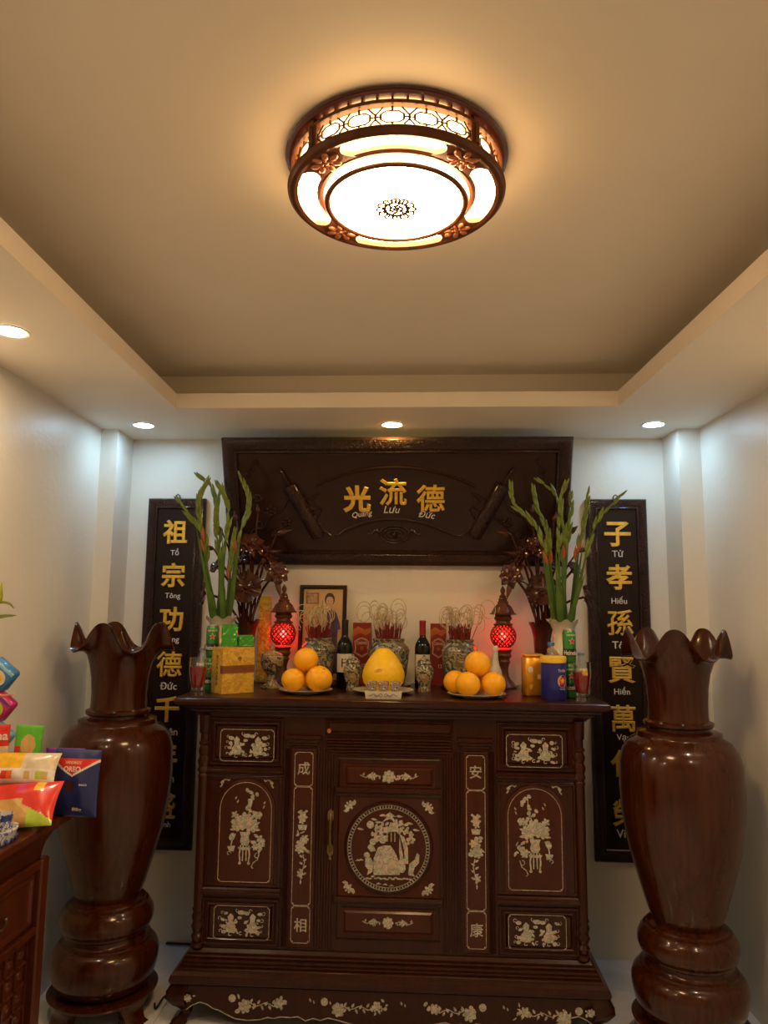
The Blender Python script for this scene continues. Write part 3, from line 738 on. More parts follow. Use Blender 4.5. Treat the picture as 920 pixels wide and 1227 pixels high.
        yi = F-.0091; c = .010
        line = [(xc-hw+c,.531),(xc+hw-c,.531),(xc+hw,.531+c)]+[(xc+hw*cos(PI*i/20), za+hw*sin(PI*i/20)) for i in range(21)]+[(xc-hw,.531+c)]
        g = G(); g.ribbon(line, .0022, yi, closed=True)
        for sx in (-1, 1): g.flat([(xc+sx*(hw-.002),.533),(xc+sx*(hw-.010),.535),(xc+sx*(hw-.007),.538),(xc+sx*(hw-.004),.541)], yi)
        put('inlay_line', g, M_PEARL, dr, 0)
        p = P2(yi, xc-s*.0, .732, 1.25, -s); bouquet(p); put('pearl_inlay', p.g, M_PEARL, dr, 0)
        for sx in (-1, 1):
            p = P2(F-.0031, xc, .925, 1.)
            p.line([(sx*.112,-.022),(sx*.104,-.012),(sx*.110,-.004),(sx*.100,.004),(sx*.088,.010),(sx*.078,.004),(sx*.072,.010)], .0055); p.oval(sx*.103, -.002, .006); p.oval(sx*.092, .010, .005)
            put('pearl_flourish', p.g, M_PEARL, dr, 0)
        p = P2(F-.0031, xc, .925, 1.); p.line([(-.02,.012),(-.006,.017),(.006,.017),(.02,.012)], .003); put('pearl_crown', p.g, M_PEARL, dr, 0)
        # lower panel
        g = G(); g.mould(x0, x1, .284, .468, F, FR+[(.032,.004),(.036,.010)]); dr = put('lower_panel', g, M_CAB, t, 30)
        yi = F-.0101; g = G(); border(g, a, b, .309, .438, yi); put('inlay_line', g, M_PEARL, dr, 0)
        p = P2(yi, (a+b)/2, .374, 1.22); two_figures(p); put('pearl_inlay', p.g, M_PEARL, dr, 0)
        # narrow strip with characters
        a, b = X(.396, .318)
        g = G(); g.mould(a-.012, b+.012, .284, 1.066, F, [(0,0),(0,.005),(.004,.008),(.008,.008),(.010,.004)]); st = put('narrow_panel', g, M_CAB2, t, 30)
        yi = F-.0041; g = G()
        for z0, z1 in ((.302,.442), (.446,.910), (.914,1.050)): border(g, a+.001, b-.001, z0, z1, yi, .0021, .008)
        put('inlay_line', g, M_PEARL, st, 0)
        p = P2(yi, (a+b)/2, .668, 1.22, -s); strip_flowers(p); put('pearl_inlay', p.g, M_PEARL, st, 0)
        for ch, z in ((('成',.985),('相',.370)) if s < 0 else (('安',.985),('康',.372))):
            put('pearl_character', text_g(ch, .052, (a+b)/2, z, yi, .010, .012), M_PEARL, st, 0)
        # stepped capital over the strip
        g = G()
        for i, (e, z0, z1, d) in enumerate(((.012,1.068,1.078,.010), (.020,1.078,1.090,.014), (.028,1.090,1.104,.018), (.036,1.104,1.120,.022))): g.box(a-e, b+e, F-d, F, z0, z1, .002)
        put('strip_capital', g, M_CAB, t, 0)
        # reeded stiles either side of the strip
        for u0, u1 in ((.435, .412), (.302, .222)):
            p0, p1 = X(u0, u1); n = max(3, int((p1-p0)/.011)); g = G()
            for i in range(n):
                xa = p0+(p1-p0)*i/n; xb = p0+(p1-p0)*(i+1)/n-.002; m = (xa+xb)/2
                g.loft([[(xa, F, z), (xa, F-.003, z), (m, F-.006, z), (xb, F-.003, z), (xb, F, z)] for z in (.284, 1.066)])
            put('reeded_stile', g, M_CAB, t, 30)
    # centre: reeded frieze over the door
    g = G()
    for i in range(6): z = 1.040+.0125*i; g.box(-.262, .262, F-.006-.0022*i, F, z, z+.0095, .0025)
    put('stepped_frieze', g, M_CAB, t, 0)
    g = G(); g.mould(-.270, .270, 1.122, 1.190, F, [(0,0),(0,.008),(.005,.011),(.010,.006),(.013,.006),(.018,.012)]); put('frieze_drawer', g, M_CAB, t, 30)
    g = G(); g.lathe([(.0005,-.012),(.007,-.011),(.010,-.006),(.010,0)], 14); g.xf(lambda p: Vector((p.x-.252, F-.012+p.z, 1.140-p.y)))
    put('lock_knob', g, M_COPPER, t)
    # centre door
    g = G(); g.mould(-.212, .212, .322, 1.030, F, [(0,0),(0,.004),(.004,.006),(.006,.003),(.010,.003)]); door = put('centre_door', g, M_CAB, t, 30)
    for z0, z1, nm in ((.915,1.006,'upper_panel'), (.340,.444,'bottom_panel')):
        g = G(); g.mould(-.190, .190, z0, z1, F-.003, [(0,0),(0,.004),(.006,.006),(.008,.003),(.011,.003),(.018,.009)]); put(nm, g, M_CAB2, door, 30)
        p = P2(F-.0121, 0, (z0+z1)/2, 1.22 if z0 > .6 else 1.05); bar_flowers(p); put('pearl_inlay', p.g, M_PEARL, door, 0)
    for z0, z1 in ((.880,.914), (.455,.486)):
        g = G(); h = (z1-z0)/2
        prof = [(F, z0), (F-.010, z0), (F-.014, z0+h*.5), (F-.014, z0+h*.7), (F-.022, z0+h), (F-.022, z0+h*1.4), (F-.012, z1), (F, z1)]
        g.loft([[(-.216, y, z) for y, z in prof], [(.216, y, z) for y, z in prof]]); put('door_ledge', g, M_CAB, door, 0)
    g = G(); g.mould(-.206, .206, .488, .878, F-.003, [(0,0),(0,.003),(.006,.004),(.010,.002)]); put('medallion_panel', g, M_CAB2, door, 30)
    zc = .680; yi = F-.005
    g = G(); ring = [(.152,-.004),(.178,-.004),(.182,0),(.178,.006),(.171,.008),(.1695,.003),(.152,.003)]
    g.loft([[(r*sin(2*PI*j/64), yi-d-.003, zc+r*cos(2*PI*j/64)) for j in range(64)] for r, d in ring], False, False); put('medallion_ring', g, M_CAB, door, 30)
    ym = yi-.0061; g = G()
    for r in (.1675, .1545): g.ribbon([(r*sin(2*PI*j/72), zc+r*cos(2*PI*j/72)) for j in range(72)], .0018, ym, closed=True)
    for k in range(84):
        a = 2*PI*k/84
        def pt(r, da): return (r*sin(a+da), zc+r*cos(a+da))
        if k % 2: g.ribbon([pt(.166,0), pt(.1565,0)], .0042, ym)
        else: g.ribbon([pt(.1635,-.018), pt(.1635,.018)], .0022, ym); g.ribbon([pt(.159,-.018), pt(.159,.018)], .0022, ym)
    put('meander_inlay', g, M_PEARL, door, 0)
    g = G(); g.prism([(.153*sin(2*PI*j/48), zc+.153*cos(2*PI*j/48)) for j in range(48)], yi-.0035, yi); put('medallion_disc', g, M_CAB2, door, 0)
    p = P2(yi-.0036, 0, zc, .155/.36)   # landscape with figures, drawn in a unit of .36
    p.oval(-.175, .205, .035, n=14)
    for i in range(46):
        a = rng.uniform(-.17,.22); b = .20-1.1*(a-.02)**2+rng.uniform(-.06,.05); p.oval(a, b-.0, .022, .014, rng.uniform(0,3), 7)
    p.poly([(-.05,.28),(.01,.325),(.07,.28),(.03,.285),(.075,.235),(.01,.262),(-.06,.232),(-.012,.285)])
    p.poly([(-.10,.12),(.0,.19),(.12,.17),(.17,.14),(.10,.15),(.02,.145)])
    p.poly([(.10,.13),(.15,.10),(.185,.0),(.19,-.14),(.155,-.14),(.15,-.02),(.13,.05)])
    p.poly([(.105,.10),(.12,.02),(.145,-.10),(.11,-.10),(.10,-.02)])
    for dx in (-.012,.025,.06): p.line([(dx,.14),(dx,.055)], .008)
    for i in range(10): p.oval(-.12+.024*(i % 5), .10-.03*(i//5), .020, .012, .2)
    for i in range(9): p.oval(.19+rng.uniform(-.03,.05), .09+rng.uniform(-.05,.05), .018, .014)
    p.poly([(-.14,-.10),(-.10,.0),(-.04,.02),(.02,.02),(.07,-.05),(.10,-.12),(.11,-.24),(-.14,-.25)])
    p.oval(-.055, .07, .036, .034); p.oval(-.058, .105, .018); p.oval(-.15, .05, .032, .03); p.oval(-.12, .07, .026); p.poly([(-.18,.03),(-.14,.01),(-.12,-.03),(-.17,-.04),(-.20,0)])
    p.oval(-.205, -.07, .030, .026); p.poly([(-.22,-.10),(-.17,-.09),(-.14,-.14),(-.15,-.22),(-.20,-.25),(-.19,-.20),(-.22,-.17)])
    p.oval(.12, -.17, .045, .055, .3); p.oval(.13, -.12, .03)
    p.poly([(.19,-.22),(.20,-.14),(.25,-.10),(.27,-.04),(.295,-.06),(.29,-.13),(.25,-.17),(.235,-.22),(.25,-.25),(.19,-.24)])
    for i in range(16): p.oval(-.20+.027*i, -.272+rng.uniform(-.012,.012), .018, .007)
    for dx, dz in ((-.09,-.33),(-.03,-.335),(.03,-.345),(-.29,-.125),(-.26,-.12)): p.poly([(dx-.025,dz),(dx,dz+.016),(dx+.025,dz)])
    for sx, dz in ((-.27,.17),(-.14,.26),(-.06,.29),(.10,.29),(.20,.23),(.26,.17),(-.10,.23)): p.leaf(sx-.03, dz, .065, .02, rng.uniform(-.2,.2))
    p.cluster(-.02, -.14, .09, .09, 26, .010, .022)
    put('pearl_landscape', p.g, M_PEARL, door, 0)
    for sx in (-1, 1):
        for sz in (-1, 1):
            p = P2(F-.0051, sx*.162, zc+sz*.160+.0, 1.05); bat(p, math.atan2(sz, sx)+PI/2 if sz > 0 else math.atan2(sz, sx)+PI/2); put('pearl_bat', p.g, M_PEARL, door, 0)
    hx = -.240
    g = G(); g.tube([(hx,F-.004,.655),(hx,F-.012,.668),(hx,F-.020,.69),(hx,F-.021,.735),(hx,F-.020,.78),(hx,F-.012,.80),(hx,F-.004,.815)], [.006,.006,.005,.0045,.005,.006,.005], 8)
    for z0 in (.665, .800): g.flat([(hx-.011,z0-.016),(hx,z0-.028),(hx+.011,z0-.016),(hx+.013,z0),(hx+.011,z0+.016),(hx,z0+.028),(hx-.011,z0+.016),(hx-.013,z0)], F-.006, .004)
    put('handle', g, M_BRASS, door)
    g = G(); g.lathe([(.0005,-.005),(.006,-.005),(.008,0)], 14); g.xf(lambda q: Vector((q.x+hx, F-.006+q.z, .632-q.y))); put('keyhole', g, M_BRASS, door)
    # scalloped apron
    half = [(.80,.060),(.775,.078),(.745,.090),(.715,.083),(.69,.068),(.665,.062),(.64,.050),(.60,.034),(.55,.030),(.50,.034),(.47,.044),(.45,.040),(.42,.047),(.38,.046),(.35,.050),(.32,.036),(.29,.046),(.26,.040),(.23,.050),(.18,.040),(.12,.026),(.06,.020)]
    edge = [(-x, z) for x, z in half]+[(0,.018)]+half[::-1]
    ya = F-.052
    g = G(); g.prism([(-.81,.150)]+[(-.81,.055)]+edge+[(.81,.055),(.81,.150)], ya, ya+.022); ap = put('apron', g, M_CAB, t, 30)
    g = G(); g.ribbon(edge, .0032, ya-.0001); put('inlay_line', g, M_PEARL, ap, 0)
    for x, w in ((-.50,.20), (-.12,.22), (.26,.20), (.62,.22)):
        p = P2(ya-.0001, x, .090, 1.15, 1 if x < 0 else -1); sprig(p, w); put('pearl_inlay', p.g, M_PEARL, ap, 0)
    for x in (-.30, -.235, .06, .46): 
        p = P2(ya-.0001, x, .105, 1.); p.leaf(0, 0, .016, .007, 1.9); p.leaf(.014, -.006, .014, .006, 1.9); put('pearl_leaf', p.g, M_PEARL, ap, 0)
    for s in (-1, 1):
        for f in (1, 0):
            y0 = F-.052 if f else B-.07
            g = G(); loops = []
            for z, ox, w in ((.152,.0,.075),(.125,.010,.082),(.100,.016,.078),(.078,.010,.062),(.060,-.004,.046),(.045,-.008,.040),(.030,-.002,.046),(.016,.010,.056),(.006,.016,.056),(0,.012,.050)):
                xa = s*(.792+ox); xb = s*(.792+ox+w); ylo = y0-(ox if f else -ox)*1.; c = .012
                q = [(xa, ylo), (xb-s*c, ylo), (xb, ylo+c), (xb, ylo+w-c), (xb-s*c, ylo+w), (xa, ylo+w)]
                loops.append([(a, b, z) for a, b in q])
            g.loft(loops); lg = put('leg', g, M_CAB, t, 50)
            if f:
                p = P2(y0-.0105, s*.815, .108, .8, -s); p.flower(.03, 0, .020, 7); p.cluster(.02, 0, .035, .012, 9, .005, .009); put('pearl_inlay', p.g, M_PEARL, lg, 0)
altar()

# ------------------------------------------------------------------ things on the altar
ZT = 1.277
def ruffle(n, amp, rows, ra=.06):
    def f(k, r, z, a):
        q = rows.get(k, 0); c = cos(n*a); return r*(1+ra*q*c), z+amp*q*c
    return f

# white ruffled flower vases and the gladiolus stalks in them
def flower_vase(x, y, label):
    t = thing('flower_vase', label, 'vase', (x, y, ZT))
    pr = [(.001,0),(.048,0),(.050,.006),(.044,.016),(.050,.04),(.066,.085),(.072,.125),(.066,.17),(.050,.215),(.042,.245),(.044,.275),(.056,.305),(.070,.322),(.074,.326),(.069,.326),(.052,.305),(.039,.27),(.037,.245),(.044,.215),(.058,.17),(.064,.125),(.058,.085),(.042,.04),(.001,.03)]
    g = G(); g.lathe(pr, 64, lob=ruffle(8, .0075, {11:.5,12:1,13:1,14:1,15:.5})); put('body', g, M_CREAM, t)
    g = G()                        # brown dragon coiling round the belly
    pts = []
    for i in range(26):
        q = i/25; a = -1.5+3.4*q; z = .19-.13*q+.022*sin(q*9); r = .0735-.0*abs(z-.12) if abs(z-.12) < .03 else .070-.18*(abs(z-.12)-.03)
        pts.append((r*sin(a), -r*cos(a), z))
    g.tube(pts, [.003+.008*sin(PI*min(1, i/25+.05)) for i in range(26)], 8)
    g.sphere(pts[0], .013, 10, 8)
    put('painted_dragon', g, plain('dragon_brown', (.42,.29,.10), .3, coat=.3, var=.3, vs=60) if 'dragon_brown' not in bpy.data.materials else bpy.data.materials['dragon_brown'], t)
flower_vase(-.948, 3.445, 'cream ceramic vase with ruffled rim holding gladiolus, behind the gold gift box')
flower_vase(.650, 3.445, 'cream ceramic vase with ruffled rim holding gladiolus, behind the blue tin')

def smooth_path(pts, n):
    P = [Vector(p) for p in pts]; out = []
    m = len(P)
    for i in range(n+1):
        u = i/n*(m-1); k = min(int(u), m-2); f = u-k
        a, b, c, d = P[max(k-1,0)], P[k], P[k+1], P[min(k+2,m-1)]
        out.append(.5*((2*b)+(c-a)*f+(2*a-5*b+4*c-d)*f*f+(3*b-a-3*c+d)*f**3))
    return out
def blade(g, pts, w, nrm=None, thick=.0016):
    P = [Vector(p) for p in pts]; n = len(P); a = []; b = []; c = []
    for i, p in enumerate(P):
        d = (P[min(i+1,n-1)]-P[max(i-1,0)]).normalized(); s = d.cross(nrm or Vector((0,-1,0))).normalized()
        q = i/(n-1); ww = w*(min(1, q*5)*.3+.7)*(1-q**3)+.0006
        a.append(p+s*ww); b.append(p-s*ww); c.append(p+(nrm or Vector((0,-1,0)))*thick*2)
    g.loft([[a[i], c[i], b[i], P[i]-(nrm or Vector((0,-1,0)))*thick] for i in range(n)])
def gladiolus(pts, vy, label, group, vx, seed, slot, ty):
    r = random.Random(seed)
    ux, uy = (cos(R(slot)), sin(R(slot))) if slot is not None else (0, 0)
    base = Vector((vx+ux*.026, vy+uy*.026, ZT+.06)); neck = Vector((vx+ux*.0245, vy+uy*.0245, ZT+.255)); mouth = Vector((vx+ux*.030, vy+uy*.030, ZT+.325))
    path = [neck, mouth]
    for p in pts[::-1][1:]:                        # base to tip, fanning out to its own depth
        q = min(1, (p[2]-ZT-.325)/.30); path.append(Vector((p[0], mouth.y+(ty-mouth.y)*q, p[2])))
    N = 34; P = smooth_path([base]+path, N)
    t = thing('gladiolus_stalk', label, 'flower', tuple(base), (0,0,0), group)
    L = [p-base for p in P]
    g = G(); g.tube(L, [.0054-.0036*(i/N) for i in range(N+1)], 7); put('stem', g, M_GREEN, t)
    i0 = next(i for i in range(N) if L[i].z > min(.52, L[N].z*.66)); im = next(i for i in range(N) if L[i].z > .235)
    # overlapping green buds up the spike
    for i in range(i0, N+1):
        if r.random() < .10: continue
        d = (L[min(i+1,N)]-L[i-1]).normalized(); s = 1 if i % 2 else -1
        side = d.cross(Vector((0,-1,0))).normalized()*s+Vector((0,r.uniform(-.7,.3),0)); side.normalize()
        q = (i-i0)/(N-i0); l = .072-.026*q; ax = (d*.97+side*(.13 if i < N else .02)).normalized(); c0 = L[i]+side*.002
        g = G(); g.tube([c0, c0+ax*l*.25, c0+ax*l*.55, c0+ax*l*.82, c0+ax*l], [.003, .0094-.003*q, .0088-.003*q, .0046-.001*q, .0006], 6)
        put('bud', g, M_BUDR if (i < i0+2 and r.random() < .3) else M_BUD, t)
    # sword leaves sheathing the stalk on the side away from its neighbours
    out = Vector((ux, uy, 0)); nm = (out*.4+Vector((0,-1,0))).normalized()
    for k in range(3 if slot is not None else 1):
        sh = out*(.0055+.0035*k)+Vector((0,-1,0))*(.0030 if uy <= .01 else -.0030)*(k+1) if slot is not None else Vector((0,-.0062,0))
        top = min(N-3, i0+(2, -3, 1)[k]+r.randint(-1, 1)); m = (im+top)//2; sp = Vector((-uy, ux, 0))*(0, .006, -.006)[k]
        a = smooth_path([L[im]+sh*.6, L[im+2]+sh, L[m]+sh*1.1+sp, L[top]+sh*1.5+sp*1.8+Vector((0,0,.02))], 10)
        g = G(); blade(g, a, .0122 if slot is not None else .007, nm, .0006); put('leaf', g, M_GREEN, t)
GL = [[(-1.161,3.36,2.143),(-1.109,3.37,2.076),(-1.034,3.38,1.977),(-1.011,3.39,1.795),(-.991,3.4,1.616)],
 [(-1.088,3.44,2.281),(-1.029,3.43,2.222),(-.994,3.42,2.087),(-.976,3.41,1.875),(-.955,3.4,1.617)],
 [(-1.024,3.43,2.228),(-1.048,3.41,2.165),(-1.051,3.4,2.104),(-1.025,3.4,1.953),(-.975,3.4,1.617)],
 [(-.957,3.36,2.211),(-.924,3.37,2.148),(-.907,3.38,2.05),(-.931,3.39,1.882),(-.94,3.4,1.617)],
 [(-.861,3.34,2.259),(-.826,3.355,2.166),(-.834,3.37,2.077),(-.871,3.385,1.956),(-.92,3.4,1.617)],
 [(-.971,3.46,2.203),(-.988,3.445,2.111),(-.983,3.43,1.996),(-.959,3.415,1.796),(-.951,3.4,1.617)],
 [(-.908,3.42,1.995),(-.915,3.413,1.915),(-.925,3.407,1.796),(-.932,3.4,1.617)]]
GR = [[(.416,3.36,2.214),(.433,3.37,2.131),(.512,3.38,2.051),(.571,3.39,1.906),(.626,3.4,1.613)],
 [(.531,3.4,2.207),(.55,3.4,2.108),(.591,3.4,2.007),(.601,3.4,1.864),(.637,3.4,1.614)],
 [(.564,3.46,2.245),(.633,3.445,2.182),(.661,3.43,2.043),(.66,3.415,1.846),(.652,3.4,1.614)],
 [(.66,3.37,2.223),(.639,3.378,2.139),(.627,3.385,1.984),(.628,3.392,1.807),(.644,3.4,1.614)],
 [(.71,3.44,2.182),(.708,3.43,2.113),(.692,3.42,2.002),(.659,3.41,1.839),(.659,3.4,1.614)],
 [(.783,3.42,2.191),(.757,3.413,2.056),(.719,3.407,1.893),(.678,3.4,1.614)],
 [(.91,3.36,2.17),(.815,3.37,2.078),(.754,3.38,1.931),(.718,3.39,1.769),(.682,3.4,1.614)]]
LL = ['gladiolus stalk leaning farthest over the couplet board, behind the gold gift box', 'tallest gladiolus stalk with hooked tip, behind the gold gift box', 'gladiolus stalk curving out then back, behind the gold gift box', 'gladiolus stalk arching towards the plaque frame, behind the gold gift box', 'gladiolus stalk leaning across the plaque, behind the gold gift box', 'straight upright gladiolus stalk in the middle, behind the gold gift box', 'shortest gladiolus stalk of the bunch behind the gold gift box']
LR = ['gladiolus stalk leaning farthest across the plaque, behind the blue tin', 'gladiolus stalk with gently bowed spike before the plaque, behind the blue tin', 'tallest gladiolus stalk with bent tip, behind the blue tin', 'straight upright gladiolus stalk in the middle, behind the blue tin', 'gladiolus stalk against the white wall gap, behind the blue tin', 'gladiolus stalk over the couplet board edge, behind the blue tin', 'gladiolus stalk leaning farthest over the couplet board, behind the blue tin']
for i, p in enumerate(GL): gladiolus(p, 3.445, LL[i], 'gladiolus behind the gold box', -.948, 20+i, (180, 120, 240, 300, 0, None, 60)[i], (3.41, 3.490, 3.365, 3.365, 3.40, 3.44, 3.475)[i])
for i, p in enumerate(GR): gladiolus(p, 3.445, LR[i], 'gladiolus behind the blue tin', .650, 40+i, (180, 120, None, 240, 60, 0, 300)[i], (3.40, 3.460, 3.43, 3.365, 3.490, 3.45, 3.37)[i])

# carved wooden lotus arrangements
def frame_of(d):
    d = Vector(d).normalized(); a = d.orthogonal().normalized(); return a, d.cross(a), d
def lotus_flower(c, d, s, rings=((5,.35,.75),(6,.75,1.),(6,1.15,1.))):
    g = G(); a, b, d = frame_of(d); c = Vector(c)
    for ri, (n, open_, ln) in enumerate(rings):
        for k in range(n):
            th = 2*PI*k/n+ri*.5; out = a*cos(th)+b*sin(th); tan = d.cross(out); loops = []
            for i in range(6):
                q = i/5; ang = open_*q*1.1+.15; p = c+(out*sin(ang)+d*cos(ang))*s*ln*q
                w = s*.50*sin(PI*min(1, .12+q*.88))*(1 if q < 1 else 0)+.0006
                nn = (out*cos(ang)-d*sin(ang)).normalized()
                loops.append([p+tan*w, p+nn*.003+tan*w*.3-nn*w*.15, p-tan*w, p-nn*.003-nn*w*.25])
            g.loft(loops)
    g.sphere(c+d*s*.25, s*.28, 10, 8)
    return g
def spindle(c, d, l, r):
    c = Vector(c); d = Vector(d).normalized(); g = G()
    g.tube([c, c+d*l*.12, c+d*l*.32, c+d*l*.55, c+d*l*.8, c+d*l], [r*.3, r*.75, r, r*.85, r*.4, r*.06], 10); return g
def lotus_leaf(c, d, r, wav=.12, seed=0):
    g = G(); a, b, d = frame_of(d); c = Vector(c); top = []; bot = []
    for i in range(1, 7):
        q = i/6; l1 = []; l2 = []
        for j in range(30):
            th = 2*PI*j/30; z = r*(.18*q*q+wav*q*q*sin(5*th+seed)+.05*q*abs(sin(8*th)))
            p = c+(a*cos(th)+b*sin(th))*r*q*(1+.03*sin(7*th))+d*z
            l1.append(p); l2.append(p-d*.006)
        top.append(l1); bot.append(l2)
    g.loft([[c+(p-c)*.02 for p in top[0]]]+top+bot[::-1]+[[c-d*.004+(p-c)*.02 for p in bot[0]]])
    for k in range(11):      # seeds and buds carved on the face
        th = k*2.4; rr = r*(.25+.6*((k*.37) % 1)); g.sphere(c+(a*cos(th)+b*sin(th))*rr+d*(r*.14), r*.085, 8, 6)
    g.sphere(c+d*r*.04, r*.13, 8, 6)
    return g
def lotus_arrangement(x, y, s, label, seed):
    t = thing('wooden_lotus_vase', label, 'carving', (x, y, ZT))
    pr = [(.001,0),(.046,0),(.050,.008),(.046,.018),(.030,.034),(.028,.06),(.036,.12),(.040,.19),(.042,.235),(.050,.275),(.060,.300),(.062,.304),(.057,.304),(.044,.275),(.034,.235)]
    g = G(); g.lathe(pr, 50, lob=ruffle(5, .012, {9:.4,10:1,11:1,12:1,13:.4}, .10)); put('vase', g, M_LOTUS, t)
    def V(a, b, c): return Vector((s*a, b, c))
    mouth = lambda k: V(-.022+.011*(k % 5), -.012+.008*(k % 3), .262)
    k = 0
    def stem(to, mid=None, r=.0062):
        nonlocal k
        a = mouth(k); k += 1; to = Vector(to)
        m = Vector(mid) if mid is not None else a.lerp(to, .55)+Vector((0,0,.05))
        g = G(); g.tube(smooth_path([a, a.lerp(m, .5)+Vector((0,0,.01)), m, to], 14), r, 7); put('stem', g, M_LOTUS, t)
    Y = -.06
    for c, d, r in ((V(.008,Y-.02,.468), V(.05,-1,.25) if s > 0 else Vector((-.45,-.85,.22)), .078), (V(-.20,Y,.438), V(-.9,-.35,.15), .056), (V(-.155,Y+.03,.575), V(-.5,-.6,.5), .040)):
        put('lotus_leaf', lotus_leaf(c, d, r, seed=seed), M_LOTUS, t); stem(c-Vector(d).normalized()*.008)
    for c, d, sz in ((V(.150,Y,.540), V(.55,-.75,.25), .058), (V(.022,Y,.680), V(.35,-.7,.5), .060), (V(.10,Y-.01,.628), V(.9,-.35,.25), .050), (V(-.03,Y+.03,.60), V(-.6,-.5,.5), .045)):
        put('lotus_flower', lotus_flower(c-Vector(d).normalized()*sz*.3, d, sz*1.25), M_LOTUS, t); stem(c-Vector(d).normalized()*sz*.35)
    for c, d, l, r in ((V(.150,Y-.005,.735), V(.9,-.1,.2), .075, .016), (V(-.125,Y,.742), V(-.6,-.2,.5), .06, .015), (V(.10,Y,.640), V(.95,-.2,.12), .085, .013), (V(-.06,Y+.02,.80), V(-.2,-.1,.9), .055, .014), (V(.155,Y,.505), V(.25,-.1,-.95), .085, .014), (V(-.17,Y+.02,.66), V(-.9,-.2,.2), .06, .013), (V(.045,Y+.02,.84), V(0,-.1,1), .05, .013)):
        put('lotus_bud', spindle(c, d, l, r), M_LANT if d.z < -.5 else M_LOTUS, t)
        if d.z > -.5: stem(c, None, .0042)
        else: stem(c, V(.08,Y,.50), .0042)
    for q in range(5):
        a = mouth(q); g = G(); g.tube([a, a+V(.010*(q-2)*.8,-.01,.10), a+V(.014*(q-2),-.015,.30+.04*(q % 2))], .0050, 7); put('stem', g, M_LOTUS, t)
lotus_arrangement(-.865, 3.622, 1, 'carved wooden lotus bouquet in a wooden vase behind the green foil packets', 1)
lotus_arrangement(.585, 3.638, -1, 'carved wooden lotus bouquet in a wooden vase behind the gold tin', 4)

# red lanterns
def lantern(x, y, label):
    t = thing('altar_lantern', label, 'lantern', (x, y, ZT))
    g = G(); g.lathe([(.001,0),(.062,0),(.064,.006),(.060,.014),(.052,.018),(.046,.028),(.034,.040),(.026,.055),(.023,.075),(.023,.095),(.028,.112),(.034,.124),(.030,.130),(.030,.138),(.038,.146),(.040,.154),(.036,.160),(.036,.166),(.040,.176),(.046,.182),(.030,.186)], 36)
    put('stand', g, M_LANT, t)
    c = Vector((0,0,.246)); r = .0645; n = 16; m = 10; lo, hi = R(-58), R(58); g = G()
    def P(i, j, rr=r):
        a = lo+(hi-lo)*i/m; th = 2*PI*(j+.5*(i % 2))/n; return c+Vector((cos(a)*sin(th), -cos(a)*cos(th), sin(a)))*rr
    for i in range(-1, m):
        for j in range(n):
            o = i % 2
            q = [P(max(i,0), j) if i >= 0 else None, P(i+1, j+o), P(i+2, j) if i+2 <= m else None, P(i+1, j-1+o)]
            if i == -1: g.add([P(0, j-1), P(0, j), P(1, j-1)], [(0,1,2)]); continue
            if i == m-1: g.add([P(m, j), P(m, j+1), P(m-1, j+(0 if m % 2 == 0 else 1))], [(0,1,2)]); continue
            ctr = sum(q, Vector())/4; inn = [ctr+(p-ctr)*.54 for p in q]; inn2 = [c+(p-c)*.93 for p in inn]
            g.add(q+inn+inn2, [(k, (k+1)%4, 4+(k+1)%4, 4+k) for k in range(4)]+[(4+k, 4+(k+1)%4, 8+(k+1)%4, 8+k) for k in range(4)])
    put('pierced_globe', g, M_LANT, t, 30)
    g = G(); g.sphere(c, .058, 24, 16); put('red_shade', g, M_REDG, t)
    g = G(); g.sphere(c+Vector((0,0,.0)), .014, 14, 10, (1,1,1.25)); put('bulb', g, M_BULB, t)
    g = G(); g.lathe([(.030,.292),(.046,.298),(.048,.304),(.036,.309),(.034,.318),(.042,.326),(.044,.334),(.038,.342),(.040,.348),(.064,.350),(.066,.354),(.058,.358),(.050,.372),(.042,.388),(.030,.398),(.026,.404),(.028,.410),(.020,.418),(.022,.424),(.016,.434),(.018,.438),(.010,.446),(.008,.452),(.012,.462),(.012,.470),(.007,.480),(.001,.490)], 36)
    put('cap', g, M_LANT, t)
lantern(-.685, 3.63, 'carved wooden lantern glowing red beside the framed portrait')
lantern(.396, 3.63, 'carved wooden lantern glowing red beside the white ceramic bottle')

